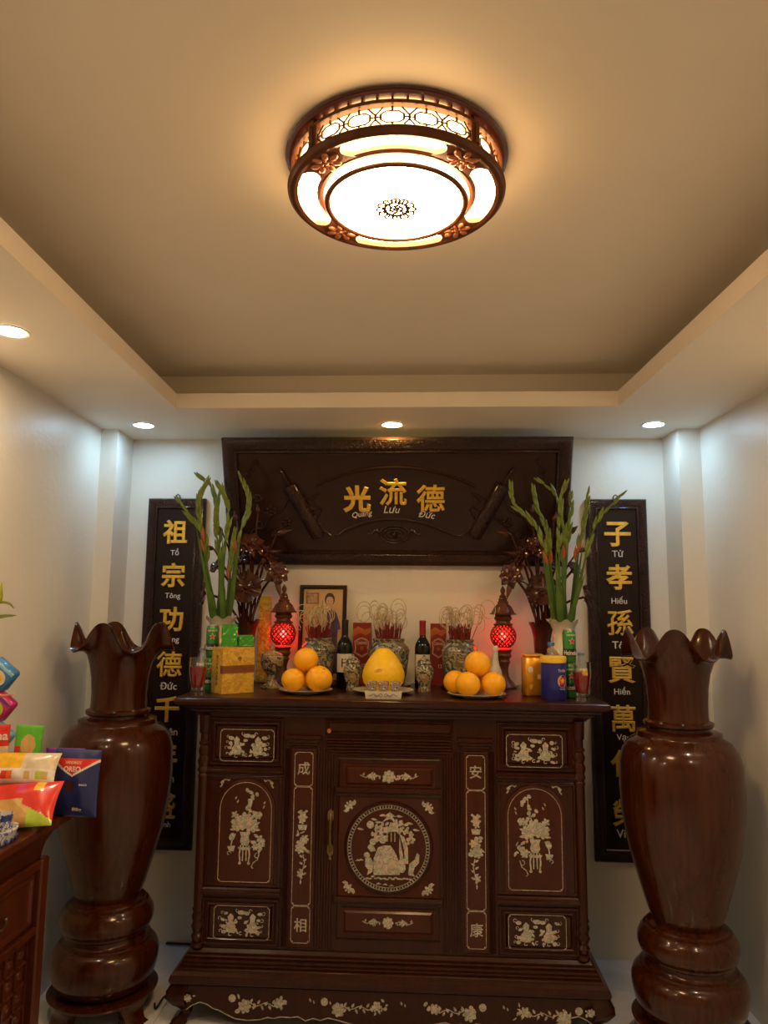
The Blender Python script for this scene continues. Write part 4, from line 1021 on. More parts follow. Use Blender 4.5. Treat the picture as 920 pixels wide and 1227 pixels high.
# framed portrait
def portrait():
    t = thing('framed_portrait', 'dark framed portrait photograph of a person in blue tunic leaning at the wall', 'photo frame', (-.501, 3.688, ZT), (R(-5), 0, 0))
    w, h = .120, .490
    g = G(); g.mould(-w, w, 0, h, 0, [(0,-.008),(0,.010),(.004,.014),(.014,.014),(.018,.010),(.020,.002)], fill=False); put('frame', g, M_FRAME, t, 30)
    g = G(); g.box(-w+.012, w-.012, -.001, .007, .012, h-.012); ph = put('photo_print', g, M_PHOTO, t, 0)
    def pr(nm, pts, m, d): g = G(); g.flat(pts, -.001, d); put(nm, g, m, ph, 0)
    ov = lambda cx, cz, a, b, n=20: [(cx+a*cos(2*PI*i/n), cz+b*sin(2*PI*i/n)) for i in range(n)]
    tun = plain('print_tunic', (.06,.05,.12), .35, coat=.6, var=.3); skin = plain('print_skin', (.50,.30,.18), .35, coat=.6); hair = plain('print_hair', (.03,.022,.02), .35, coat=.6)
    pr('printed_picture', [(-.088,.395),(-.022,.395),(-.022,.452),(-.088,.452)], plain('print_brown', (.20,.10,.04), .35, coat=.6), .0004)
    pr('printed_picture_centre', [(-.081,.401),(-.029,.401),(-.029,.446),(-.081,.446)], plain('print_sepia', (.34,.22,.11), .35, coat=.6, var=.5, vs=60), .0006)
    pr('printed_tunic', [(-.02,.20),(-.025,.30),(-.014,.345),(.006,.37),(.024,.378),(.052,.37),(.070,.348),(.086,.30),(.092,.27),(.078,.262),(.076,.20),(.09,.05),(-.03,.05)], tun, .0006)
    pr('printed_front', [(.018,.05),(.014,.34),(.036,.362),(.052,.34),(.05,.05)], plain('print_plum', (.13,.05,.10), .35, coat=.6, var=.4, vs=80), .0008)
    pr('printed_neck', ov(.033,.378,.012,.016), skin, .0009)
    pr('printed_hair', ov(.033,.418,.026,.034), hair, .0010)
    pr('printed_face', ov(.033,.408,.019,.026), skin, .0012)
    pr('printed_fringe', [(.012,.424),(.018,.440),(.033,.447),(.048,.440),(.054,.424),(.046,.430),(.033,.432),(.020,.430)], hair, .0014)
    for sx in (-1, 1): pr('printed_eye', ov(.033+sx*.008,.411,.0035,.0015,8), hair, .0014)
    pr('printed_mouth', ov(.033,.394,.005,.0015,8), plain('print_lip', (.30,.10,.08), .4), .0014)
    pr('printed_hand', ov(.085,.258,.008,.010,10), skin, .0010)
    g = G(); g.box(-.02, .02, .008, .014, .10, .40); g.box(-.015, .015, .012, .030, .0, .12); put('easel_back', g, M_FRAME, t, 0)
portrait()

# incense urns and the curled incense in them
def urn(x, y, r, label):
    t = thing('incense_urn', label, 'incense urn', (x, y, ZT))
    g = G(); g.lathe([(.001,0),(r*.95,0),(r*1.12,.006),(r*1.12,.016),(r*.9,.024),(.001,.024)], 40); put('wooden_stand', g, M_LOTUS, t)
    z = .0245
    g = G(); g.lathe([(.001,z),(r*.78,z),(r*.84,z+.010),(r*.92,z+.05),(r,z+.11),(r*1.03,z+.145),(r*1.03,z+.155),(r*.99,z+.160),(r*.97,z+.168),(r*.80,z+.184),(r*.76,z+.190),(r*.80,z+.198),(r*.82,z+.204),(r*.78,z+.206),(r*.72,z+.200),(r*.70,z+.185)], 48); put('bowl', g, M_CRACK, t)
    g = G()
    for zz in (.120, .152): g.tube([(r*(.985+(.06 if zz > .13 else 0))*sin(2*PI*i/40), -r*(.985+(.06 if zz > .13 else 0))*cos(2*PI*i/40), z+zz) for i in range(41)], .0022, 5)
    put('relief_band', g, M_CRACK, t)
    g = G(); g.lathe([(.001,z+.186),(r*.71,z+.186),(r*.70,z+.190),(.001,z+.192)], 30); put('sand', g, M_SOOT, t)
    return ZT+z+.190
def incense(x, y, z, r, n, label, group, seed, hgt=.10):
    q = random.Random(seed); 
    for k in range(n):
        a = q.uniform(0, 2*PI); rr = r*math.sqrt(q.random())*.75; o = Vector((rr*cos(a), rr*sin(a), 0))
        lean = Vector((cos(a), sin(a)*.7, 0))*q.uniform(.05,.35); h = hgt*q.uniform(.55,1.0)
        t = thing('incense_stick', label, 'incense', (x+o.x, y+o.y, z-.012), (0,0,0), group)
        top = lean*h+Vector((0,0,h*.72+.012)); g = G(); g.tube([(0,0,0), top*.55, top], .0021, 5); put('red_stick', g, M_INCR, t)
        # ash curl: rises, arches over and loops back
        pl = Vector((cos(a+q.uniform(-1.2,1.2)), sin(a)*.5, 0)).normalized(); pts = [top]; R0 = q.uniform(.016,.042); dirn = q.choice((-1,1))
        up = q.uniform(.25,.75)*hgt; p1 = top+lean*up*.6+Vector((0,0,up)); pts.append(top.lerp(p1,.5)+pl*.004); pts.append(p1)
        c = p1+pl*R0*dirn; turns = q.uniform(.45,1.7)
        for i in range(1, 15):
            th = PI-2*PI*turns*i/14; s = 1-.25*i/14
            pts.append(c+pl*dirn*R0*s*cos(th)+Vector((0,0,R0*1.25*s*sin(th)-.012*i/14*turns))+Vector((0,-.010*i/14,0)))
        g = G(); g.tube(smooth_path(pts, 40), .0020, 5); put('ash_curl', g, M_ASH, t)
U = [(-.500,3.570,.083,'crackle glazed incense urn in front of the framed portrait'), (-.159,3.570,.096,'largest crackle glazed incense urn, behind the pomelo'), (.182,3.570,.084,'crackle glazed incense urn behind the plate of four oranges')]
UG = ['curled incense in front of the portrait','curled incense behind the pomelo','curled incense behind the four oranges']
UL = ['thin curled incense stick in the urn before the portrait','thin curled incense stick in the urn behind the pomelo','thin curled incense stick in the urn behind the four oranges']
for i, (x, y, r, lb) in enumerate(U):
    z = urn(x, y, r, lb)
    q = random.Random(90+i); g = G()
    for k in range(70):
        a, rr = q.uniform(0, 2*PI), r*.58*math.sqrt(q.random()); h = q.uniform(.05,.095); l = Vector((cos(a), sin(a), 0))*rr*q.uniform(0,.35)
        g.tube([(rr*cos(a), rr*sin(a), -.004), (rr*cos(a)+l.x, rr*sin(a)+l.y, h)], .0019, 5)
    o = tag(put('incense_stubs', g, M_INCR, None, 0, (x, y, z)), 'dense bunch of burnt red incense stubs in the '+('urn before the portrait','urn behind the pomelo','urn behind the four oranges')[i], 'incense'); o['kind'] = 'stuff'
    incense(x, y, z, r*.75, 24, UL[i], UG[i], 60+i, .115)

# bottles, boxes and jars
def wine(x, y, label, cap, name):
    t = thing('wine_bottle', label, 'bottle', (x, y, ZT))
    g = G(); g.lathe([(.001,0),(.034,0),(.037,.004),(.0375,.19),(.034,.208),(.024,.226),(.0155,.240),(.0145,.250),(.0145,.300),(.001,.300)], 32); put('glass', g, M_BTL, t)
    g = G(); g.lathe([(.0150,.248),(.0153,.250),(.0153,.306),(.0165,.308),(.0165,.316),(.014,.319),(.001,.319)], 24); put('capsule', g, cap, t)
    g = G(); z0, z1, rr = .075, .160, .0379
    g.loft([[(rr*sin(a), -rr*cos(a), z0) for a in [-1.15+.1*i for i in range(24)]], [(rr*sin(a), -rr*cos(a), z1) for a in [-1.15+.1*i for i in range(24)]]], False, False, closed=False); lb = put('paper_label', g, M_PAPER, t)
    cm = lambda p: (((rr+.0004)-p[1])*sin(p[0]/rr), -((rr+.0004)-p[1])*cos(p[0]/rr), p[2])
    if name == 'F': put('lettering', text_g('F', .040, 0, .118, 0, .0, .004, mapf=cm), M_INK, lb, 0)
    else:
        put('crest', G().flat([(0,.150),(.008,.143),(.006,.132),(0,.128),(-.006,.132),(-.008,.143)], 0, .0004).xf(lambda p: Vector(cm(p))), M_BROWNB, lb, 0)
        put('lettering', text_g('CHATEAU', .008, 0, .118, 0, 0, .004, mapf=cm), M_INK, lb, 0)
wine(-.366, 3.520, 'dark wine bottle with black capsule and letter F label', M_CAPB, 'F')
wine(.004, 3.535, 'dark wine bottle with red capsule and crested label', M_CAPR, 'C')
def whisky_box(x, y, w, label):
    t = thing('spirits_carton', label, 'box', (x, y, ZT)); h = .302; d = .035
    g = G(); g.box(-w/2, w/2, -d, d, 0, h, .001); put('carton', g, M_REDB, t, 0)
    f = -d-.0001
    g = G(); q = [(-w/2,.235),(-w*.1,.252),(w*.2,.240),(w/2,.258),(w/2,.280),(w*.15,.268),(-w*.2,.284),(-w/2,.270)]; g.flat(q, f, .0004); put('printed_swoosh', g, M_REDO, t, 0)
    em = [(-.036,.21),(-.020,.222),(0,.229),(.020,.222),(.036,.21),(.032,.18),(.036,.155),(.018,.146),(0,.135),(-.018,.146),(-.036,.155),(-.032,.18)]
    k = w/.093; em = [(x_*k, z) for x_, z in em]
    g = G(); g.ribbon(em, .003, f, .0006, closed=True); g.ribbon([(a*.88, .183+(b-.183)*.88) for a, b in em], .0012, f, .0006, closed=True); put('printed_crest', g, plain('print_pale', (.62,.50,.36), .4), t, 0)
    put('lettering', text_g('CHIVAS', .014, 0, .203, f, .01, .01, width=w*.58), M_PAPER, t, 0)
    g = G(); g.flat([(.009*cos(2*PI*i/16), .178+.009*sin(2*PI*i/16)) for i in range(16)], f, .0005); put('printed_seal', g, M_DKGOLD, t, 0)
    put('age_numeral', text_g('12', .017, w*.12, .095, f, .01, .01), M_PAPER, t, 0)
whisky_box(-.297, 3.700, .090, 'red spirits carton numbered 12 beside the black capped wine bottle')
whisky_box(.082, 3.705, .078, 'red spirits carton numbered 12 beside the red capped wine bottle')
def jar(x, y, label):
    t = thing('lidded_jar', label, 'jar', (x, y, ZT))
    g = G(); g.lathe([(.001,0),(.030,0),(.031,.006),(.027,.014),(.030,.034),(.040,.064),(.0435,.088),(.040,.106),(.031,.117),(.028,.122),(.001,.122)], 32); put('body', g, M_CRACK2, t)
    g = G(); g.lathe([(.028,.1225),(.034,.124),(.034,.128),(.030,.136),(.018,.147),(.008,.151),(.006,.155),(.008,.160),(.001,.163)], 32); put('lid', g, M_CRACK2, t)
jar(-.318, 3.425, 'small painted ginger jar in front of the black capped wine bottle')
jar(.012, 3.425, 'small painted ginger jar in front of the red capped wine bottle')
def footed_cup():
    t = thing('footed_cup', 'grey crackle lidded cup on a tall foot beside the gold gift box', 'cup', (-.702, 3.46, ZT))
    g = G(); g.lathe([(.001,0),(.048,0),(.050,.006),(.040,.012),(.026,.024),(.020,.045),(.020,.060),(.030,.072),(.046,.090),(.053,.118),(.054,.146),(.050,.150),(.001,.150)], 36); put('body', g, M_CRACK2, t)
    g = G(); g.lathe([(.050,.1505),(.052,.153),(.040,.162),(.020,.168),(.010,.171),(.010,.176),(.014,.184),(.012,.194),(.001,.198)], 32); put('lid', g, M_CRACK2, t)
footed_cup()
t = thing('ceramic_bottle', 'slim white ceramic bottle between the red lantern and the four oranges', 'bottle', (.345, 3.505, ZT))
g = G(); g.lathe([(.001,0),(.026,0),(.030,.006),(.033,.05),(.030,.085),(.019,.115),(.013,.145),(.012,.180),(.001,.180)], 28); put('body', g, M_CREAM, t)
g = G(); g.lathe([(.012,.1805),(.0145,.182),(.0145,.200),(.012,.205),(.001,.206)], 20); put('stopper', g, M_CREAM, t)

# fruit on plates
def plate(x, y, r, label):
    t = tag(put('fruit_plate', G().lathe([(.001,0),(r*.52,0),(r*.55,.004),(r*.80,.007),(r*.97,.015),(r,.018),(r*.97,.0190),(r*.78,.0105),(r*.5,.0085),(.001,.008)], 48), M_CREAM, None, 40, (x, y, ZT)), label, 'plate')
plate(-.513, 3.29, .120, 'cream plate holding a pile of oranges beside the footed cup')
plate(.236, 3.235, .125, 'cream plate holding a pile of oranges beside the white ceramic bottle')
plate(-.171, 3.322, .136, 'wide cream plate under the yellow pomelo')
def orange(x, y, z, r, label, group, seed):
    q = random.Random(seed); e = (q.uniform(-.5,.5), q.uniform(-.5,.5), q.uniform(0,6))
    t = thing('orange', label, 'orange', (x, y, z), (0,0,0), group)
    rt = Matrix.Rotation(e[0], 3, 'X') @ Matrix.Rotation(e[1], 3, 'Y')
    g = G(); g.sphere((0,0,0), r, 28, 18, (1,1,.95), rt); put('peel', g, M_ORANGE, t, 80)
    g = G(); d = rt @ Vector((0,0,r*.95)); g.tube([d*.985, d*1.02], [.004,.003], 7); put('stem_button', g, M_STEMB, t)
ZP = ZT+.010
OL = ('plump orange resting on the plate of the pile beside the footed cup', 'oranges beside the footed cup')
orange(-.562, 3.243, ZP+.050, .052, 'smaller front orange of the pile, on the side nearer the footed cup', OL[1], 1); orange(-.447, 3.240, ZP+.056, .058, 'largest orange of the pile beside the footed cup, low in front', OL[1], 2); orange(-.503, 3.352, ZP+.052, .054, 'orange hidden at the back of the pile beside the footed cup', OL[1], 3)
orange(-.514, 3.284, ZP+.1344, .055, 'plump orange on top of the pile beside the footed cup', 'oranges beside the footed cup', 4)
OR = ('plump orange resting on the plate of the pile beside the white bottle', 'oranges beside the white bottle')
orange(.195, 3.176, ZP+.050, .053, 'front middle orange of the pile beside the white bottle', OR[1], 5); orange(.306, 3.200, ZP+.050, .052, 'low orange of the pile, nearest the white bottle and lantern', OR[1], 6); orange(.146, 3.276, ZP+.049, .051, 'low orange half hidden behind the front one, beside the white bottle pile', OR[1], 7); orange(.254, 3.304, ZP+.050, .052, 'orange hidden at the back of the pile beside the white bottle', OR[1], 9)
orange(.242, 3.233, ZP+.1296, .057, 'plump orange on top of the pile beside the white bottle', 'oranges beside the white bottle', 8)
t = thing('pomelo', 'large yellow pear-shaped pomelo standing on the wide plate', 'pomelo', (-.171, 3.322, ZT+.0075))
pp = [(.001,.001),(.040,.002),(.068,.014),(.089,.040),(.0955,.066),(.092,.090),(.081,.118),(.064,.146),(.046,.169),(.030,.183),(.016,.190),(.001,.191)]
g = G(); g.lathe(pp, 44, lob=lambda k, r, z, a: (r*(1+.012*cos(3*a+.5)), z)); put('peel', g, M_POMELO, t, 80)
g = G(); 
for k in range(3): g.ribbon([(-.017+(.016-.0*k)*cos(2*PI*i/16)*(1-.3*k), .098+.006*(1-.3*k)*sin(2*PI*i/16)+.003*cos(2*PI*i/16)) for i in range(17)], .0014, 0, .0003)
def on_pomelo(p):
    z = p.z
    for (r0, z0), (r1, z1) in zip(pp, pp[1:]):
        if z0 <= z <= z1: r = r0+(r1-r0)*(z-z0)/(z1-z0); break
    rr = r*1.016-p.y; return Vector((rr*sin(p.x/r), -rr*cos(p.x/r), z))
g.xf(on_pomelo); put('faint_stamp', g, M_STAMP, t, 0)

# offering cups on a small stand
t = thing('cup_stand', 'small ceramic stand with blue brushwork holding three offering cups', 'stand', (-.159, 3.128, ZT))
g = G(); g.rects([(-.072,.072,-.024,.024,0),(-.074,.074,-.026,.026,.004),(-.077,.077,-.028,.028,.028),(-.078,.078,-.029,.029,.031),(-.074,.074,-.026,.026,.0315)]); put('body', g, M_CREAM, t, 30)
g = G()
for s in (-1, 1):
    g.ribbon([(s*(.004+.0035*i), .017+.006*sin(i*.75)*(1-.03*i)) for i in range(17)], .0022, -.0272, .0012); g.ribbon([(s*(.004+.003*i), .013-.004*sin(i*.9)) for i in range(12)], .0018, -.0268, .0012)
put('brushwork', g, plain('cobalt_brush', (.05,.06,.14), .3), t, 0)
for k in range(3):
    c = thing('offering_cup', 'tiny painted offering cup on the small stand before the pomelo', 'cup', (-.159+(-.048+.048*k), 3.128, ZT+.0317), (0,0,0), 'offering cups on the stand')
    g = G(); g.lathe([(.001,0),(.014,0),(.018,.006),(.0215,.022),(.0225,.038),(.021,.038),(.0195,.022),(.014,.007),(.001,.005)], 26); put('body', g, M_TEA, c)

# gold gift box and green packets
t = thing('gift_box', 'gold patterned gift box with bronze band in front of the foil packets', 'box', (-.856, 3.166, ZT), (0,0,R(43)))
w, d, h = .156, .102, .198
g = G(); g.box(0, w, 0, d, 0, h, .002); put('carton', g, M_GBOX, t, 0)
g = G(); g.box(-.001, w+.0005, -.0015, .02, .088, .122); put('bronze_band', g, M_BROWNB, t, 0)
g = G(); g.ribbon([(.004,.0905),(w-.003,.0905),(w-.003,.1195),(.004,.1195)], .0014, -.0016, .0006, closed=True); put('band_edge', g, M_DKGOLD, t, 0)
g = G()
for k in range(5): a = PI*k/4; g.flat([(.082+.0055*cos(a)+.0045*cos(2*PI*i/10), .150+.005*sin(a)+.0045*sin(2*PI*i/10)) for i in range(10)], -.0001, .0005)
g.flat([(.078,.140),(.086,.140),(.084,.148),(.080,.148)], -.0001, .0005); put('printed_emblem', g, M_DKGOLD, t, 0)
q = text_g('RITAZ GOLD', .014, 0, 0, 0, .010, .02, sx=1.15, rot=-PI/2); q.xf(lambda p: Vector((p.y-.0004, .050-p.x, .100+p.z))); put('lettering', q, plain('brown_ink', (.07,.028,.006), .5), t, 0)

def crinkle(g, x0, x1, y0, y1, z0, z1, seed, amp=.004, n=7):
    r = random.Random(seed); m = {}
    def jit(p):
        k = tuple(round(c, 4) for c in p)
        if k not in m: m[k] = tuple(c+r.uniform(-amp, amp) for c in p)
        return m[k]
    def face(o, u, v):
        for i in range(n):
            for j in range(n):
                P = [tuple(o[c]+u[c]*(a/n)+v[c]*(b/n) for c in range(3)) for a, b in ((i,j),(i+1,j),(i+1,j+1),(i,j+1))]
                g.add([jit(p) for p in P], [(0,1,2,3)])
    dx, dy, dz = (x1-x0,0,0), (0,y1-y0,0), (0,0,z1-z0)
    face((x0,y0,z0), dx, dz); face((x0,y1,z0), dx, dz); face((x0,y0,z0), dy, dz); face((x1,y0,z0), dy, dz); face((x0,y0,z0), dx, dy); face((x0,y0,z1), dx, dy)
    return g
def packet(loc, rz, size, seed, label, tilt=0):
    t = thing('foil_packet', label, 'packet', loc, (0, tilt, rz)); w, d, h = size
    g = G(); crinkle(g, -w/2, w/2, -d/2, d/2, .002, h, seed, .0022); o = put('wrapper', g, M_GREENF, t, 0)
    g = G(); g.ribbon([(-w/2+w*i/16, h+.004+.003*(i % 2)) for i in range(17)], .008, -.001, .002); put('crimped_seal', g, M_GREENF, t, 0)
packet((-.858, 3.268, ZT+.200), R(22), (.066,.028,.088), 3, 'tall green foil packet standing on the gold gift box')
packet((-.792, 3.296, ZT+.200), R(30), (.066,.036,.040), 4, 'low green foil packet lying on the gold gift box')
t = thing('incense_pack', 'tall yellow patterned incense pack standing behind the wooden lotus vase', 'packet', (-.795, 3.705, ZT))
g = G(); g.box(-.032, .032, -.02, .02, 0, .43, .004); put('carton', g, M_YELP, t, 0)
g = G(); g.box(-.033, .033, -.021, .021, .395, .432, .003); put('lid', g, M_YEL, t, 0)

# beer cans, stacked in pairs
def can(x, y, z, label, rz):
    t = thing('beer_can', label, 'can', (x, y, z), (0,0,rz)); r = .0288
    g = G(); g.lathe([(.024,.001),(.0265,.006),(r,.014),(r,.128),(.0275,.134),(.025,.140)], 36, cap=False); put('shell', g, M_CANG, t)
    g = G(); g.lathe([(.001,.003),(.021,.003),(.0225,0),(.0245,.002)], 30); put('base', g, M_ALU, t)
    g = G(); g.lathe([(.0245,.1395),(.0258,.142),(.0255,.145),(.0238,.1455),(.0225,.1415),(.001,.1415)], 30); put('lid', g, M_ALU, t)
    rr = r+.0002; cm = lambda p: Vector(((rr-p[1])*sin(p[0]/rr), -(rr-p[1])*cos(p[0]/rr), p[2]))
    def band(z0, z1, a0, a1, m, nm, n=24, o=.0001):
        g = G(); g.loft([[((rr+o)*sin(a0+(a1-a0)*i/n), -(rr+o)*cos(a0+(a1-a0)*i/n), zz) for i in range(n+1)] for zz in (z0, z1)], False, False, closed=False); return put(nm, g, m, t)
    band(.030, .062, -1.6, 1.6, M_BLACK, 'black_band')
    cv = lambda p: tuple(cm((p[0], p[1]-.0003, p[2])))
    put('lettering', text_g('Heineken', .021, 0, .046, 0, .012, .006, width=.074, mapf=cv), M_WHITE, t, 0)
    s5 = [((.0135 if i % 2 == 0 else .0056)*sin(2*PI*i/10), .095+(.0135 if i % 2 == 0 else .0056)*cos(2*PI*i/10)) for i in range(10)]
    s6 = [(a*1.22, .095+(b-.095)*1.22) for a, b in s5]
    put('star_edge', G().flat(s6, 0, .0004).xf(lambda p: cm(p)), M_WHITE, t, 0); put('red_star', G().flat(s5, 0, .0009).xf(lambda p: cm(p)), M_RED, t, 0)
    put('upper_lettering', text_g('HEINEKEN', .007, 0, .121, 0, .01, .006, width=.046, mapf=cv), M_WHITE, t, 0)
can(-.948, 3.318, ZT, 'green beer can with red star, bottom of the pair beside the gold gift box', R(8))
can(-.948, 3.318, ZT+.1462, 'green beer can with red star, top of the pair beside the gold gift box', R(14))
can(.640, 3.262, ZT, 'green beer can with red star, bottom of the pair beside the blue tin', R(4))
can(.640, 3.262, ZT+.1462, 'green beer can with red star, top of the pair beside the blue tin', R(16))

def glass(x, y, label, mark):
    t = thing('red_candle_glass', label, 'glass', (x, y, ZT)); 
    g = G(); g.lathe([(.001,0),(.025,0),(.027,.004),(.024,.016),(.025,.030),(.033,.066),(.037,.100),(.0375,.128),(.036,.158),(.0345,.158),(.0358,.128),(.0352,.100),(.0312,.066),(.0225,.032),(.001,.028)], 36); put('tumbler', g, M_GLASS, t)
    g = G(); g.lathe([(.001,.0285),(.0218,.0325),(.0305,.066),(.0345,.100),(.0350,.118),(.001,.118)], 30); put('red_wax', g, M_WAX, t)
    g = G(); g.tube([(0,0,.118),(.001,0,.128)], .001, 5); put('wick', g, M_INK, t)
    if mark:
        rr = .0378; cm = lambda p: (((rr)-p[1])*sin(p[0]/rr), -((rr)-p[1])*cos(p[0]/rr), p[2])
        put('gold_mark', text_g('福', .026, .004, .118, 0, .02, .01, mapf=cm), M_GOLD, t, 0)
glass(-.962, 3.165, 'glass of red candle wax beside the gold gift box', False)
glass(.672, 3.170, 'glass of red candle wax with a gold mark beside the blue tin', True)
def water(x, y, h, cap, label):
    t = thing('water_bottle', label, 'bottle', (x, y, ZT)); k = h/.23
    g = G(); g.lathe([(.001,0),(.024,0),(.027,.005),(.028,.03),(.0265,.05),(.028,.07),(.028,.13*k),(.026,.160*k),(.017,.195*k),(.012,.208*k),(.012,.214*k),(.001,.214*k)], 28); put('shell', g, M_PET, t)
    g = G(); g.lathe([(.013,.2145*k),(.015,.215*k),(.015,.228*k),(.013,.23*k),(.001,.23*k)], 20); put('cap', g, cap, t)
    g = G(); g.lathe([(.0284,.075),(.0284,.12)], 28, cap=False); put('label_band', g, M_WHITE, t)
water(.573, 3.322, .232, M_BLUEC, 'clear water bottle with bright blue cap behind the blue tin')
water(.706, 3.338, .188, M_GREYC, 'clear water bottle with grey cap beside the stacked beer cans and blue tin')
water(-1.000, 3.352, .188, M_GREYC, 'clear water bottle with grey cap beside the cans by the gold gift box')

# tins
t = thing('gold_tin', 'square gold tin with round seal behind the blue tin', 'tin', (.487, 3.318, ZT), (0,0,R(8)))
g = G(); g.box(-.041, .041, -.038, .038, 0, .170, .008); put('body', g, M_TIN, t, 50)
g = G(); g.box(-.042, .042, -.039, .039, .1705, .182, .006); put('lid', g, M_TIN, t, 50)
g = G(); g.flat([(-.018+.012*cos(2*PI*i/16), .115+.014*sin(2*PI*i/16)) for i in range(16)], -.0381, .0005); put('printed_seal', g, M_WHITE, t, 0)
g = G(); g.flat([(.012,.075),(.034,.075),(.034,.095),(.012,.095)], -.0381, .0005); put('printed_panel', g, M_PAPER, t, 0)
g = G(); g.flat([(-.020,.030),(-.012,.034),(-.008,.05),(-.018,.055),(-.024,.045)], -.0381, .0005); put('printed_leaf', g, M_YEL, t, 0)
t = thing('round_tin', 'round blue tin with yellow rim and pictured seal in front of the cans', 'tin', (.560, 3.205, ZT), (0,0,R(10)))
r = .0535
g = G(); g.lathe([(.001,0),(.052,0),(r,.002),(r,.152),(.001,.152)], 44); put('body', g, M_TINB, t)
g = G(); g.lathe([(r,.1525),(r+.0012,.154),(r+.0012,.174),(r,.178),(.050,.180),(.001,.180)], 44); put('lid', g, M_YEL, t)
rr = r+.0002; cm = lambda p: (((rr)-p[1])*sin(p[0]/rr), -((rr)-p[1])*cos(p[0]/rr), p[2])
cmv = lambda p: Vector(cm(p))
put('printed_seal', G().flat([(.022+.024*cos(2*PI*i/24), .078+.026*sin(2*PI*i/24)) for i in range(24)], 0, .0004).xf(cmv), plain('print_tan', (.55,.38,.17), .4), t, 0)
g = G()
for k in range(9): a = 2*PI*k/9; g.flat([(.022+.012*cos(a)+.0045*cos(2*PI*i/8), .078+.012*sin(a)+.0055*sin(2*PI*i/8)) for i in range(8)], 0, .0007)
put('printed_blossom', g.xf(cmv), M_RED, t, 0)
put('printed_star', G().flat([(.022+(.013 if i % 2 == 0 else .006)*sin(2*PI*i/10), .080+(.013 if i % 2 == 0 else .006)*cos(2*PI*i/10)) for i in range(10)], 0, .0010).xf(cmv), M_YEL, t, 0)
put('lettering', text_g('TraSa', .012, .020, .122, 0, .004, .01, mapf=cm), M_PAPER, t, 0)
put('small_lettering', text_g('TRA SAM', .005, .022, .046, 0, .004, .01, mapf=cm), M_PAPER, t, 0)
for z in (.158, .164): put('rim_print', G().flat([(-.03,z),(.04,z),(.04,z+.003),(-.03,z+.003)], 0, .0016).xf(cmv), M_TIN, t, 0)

# ------------------------------------------------------------------ side table with snacks
ZB = .95
TX, TY0, TY1 = -1.196, 1.55, 2.585           # front edge, ends
t = thing('side_table', 'dark mahogany side table with drawers and carved panels along the wall', 'table', (-1.385, 2.07, 0))
lx = lambda X: X+1.385
ly = lambda Y: Y-2.07
BX = -1.536
g = G(); x0, x1, y0, y1 = lx(BX), lx(TX), ly(TY0), ly(TY1)
g.rects([(x0, x1-.075, y0+.075, y1-.075, .815),(x0, x1-.072, y0+.072, y1-.072, .835),(x0, x1-.066, y0+.066, y1-.066, .862),(x0, x1-.050, y0+.050, y1-.050, .892),(x0, x1-.026, y0+.026, y1-.026, .912),(x0, x1-.010, y0+.010, y1-.010, .920),(x0, x1-.001, y0+.001, y1-.001, .926),(x0, x1, y0, y1, .936),(x0, x1-.002, y0+.002, y1-.002, .946),(x0, x1-.006, y0+.006, y1-.006, .95)])
put('top', g, M_SIDE, t, 30)
fx = lx(TX)-.052; ye0, ye1 = ly(TY0)+.055, ly(TY1)-.055
for y in (ye0, ye1-.05):
    for xx in (fx-.05, x0+.004):
        g = G(); g.box(xx, xx+.05, y, y+.05, 0, .818, .006); put('post', g, M_SIDE, t, 0)
g = G(); g.box(fx-.045, fx-.008, ye0, ye1, .785, .8155, .004); put('top_rail', g, M_SIDE, t, 0)
g = G(); g.box(fx-.045, fx-.006, ye0, ye1, .585, .610, .004); put('middle_rail', g, M_SIDE, t, 0)
g = G(); g.box(x0+.01, fx-.03, ye0+.01, ye1-.01, .30, .80); put('carcass', g, M_SIDE, t, 0)
for s, y in ((0, ye0), (1, ye1)):
    pass
def side_xf(g, yc, x):       # build facing -y, then turn to face +x
    return g.xf(lambda p: Vector((x-p.y, yc+p.x, p.z)))
n = 2; seg = (ye1-ye0-.10)/n
for k in range(n):
    yc = ye0+.05+seg*(k+.5); hw = seg/2-.006
    g = G(); g.mould(-hw, hw, .615, .780, 0, [(0,0),(0,.012),(.008,.016),(.016,.016),(.022,.009),(.028,.009)]); dr = put('drawer', side_xf(g, yc, fx-.032), M_SIDE, t, 30)
    g = G(); 
    for s in (-1, 1): g.sphere((s*.03, -.018, .70), .008, 8, 6)
    g.tube([(-.03+.006*i, -.022-.004*sin(PI*i/10), .70-.016*sin(PI*i/10)) for i in range(11)], .0035, 6); put('handle', side_xf(g, yc, fx-.032), M_BRASS, dr)
    # carved fretwork panel under the drawer
    g = G(); g.box(-hw, hw, 0, .014, .31, .582); pn = put('carved_panel', side_xf(g, yc, fx-.034), M_SIDE, t, 0)
    g = G()
    for i in range(4):
        zz = .32+.064*i; g.ribbon([(-hw+.01, zz), (hw-.01, zz)], .008, 0, .012)
    for i in range(7):
        xx = -hw+.01+(2*hw-.02)*i/6; g.ribbon([(xx,.32),(xx,.575)], .008, 0, .012)
    put('fretwork', side_xf(g, yc, fx-.034), M_SIDE, pn, 0)
    for i in range(6):
        for j in range(4):
            xx = -hw+.01+(2*hw-.02)*(i+.5)/6
            g = G(); g.sphere((xx, -.004, .352+.064*j), .014, 8, 6, (1,.6,1)); put('rosette', side_xf(g, yc, fx-.034), M_SIDE, pn)
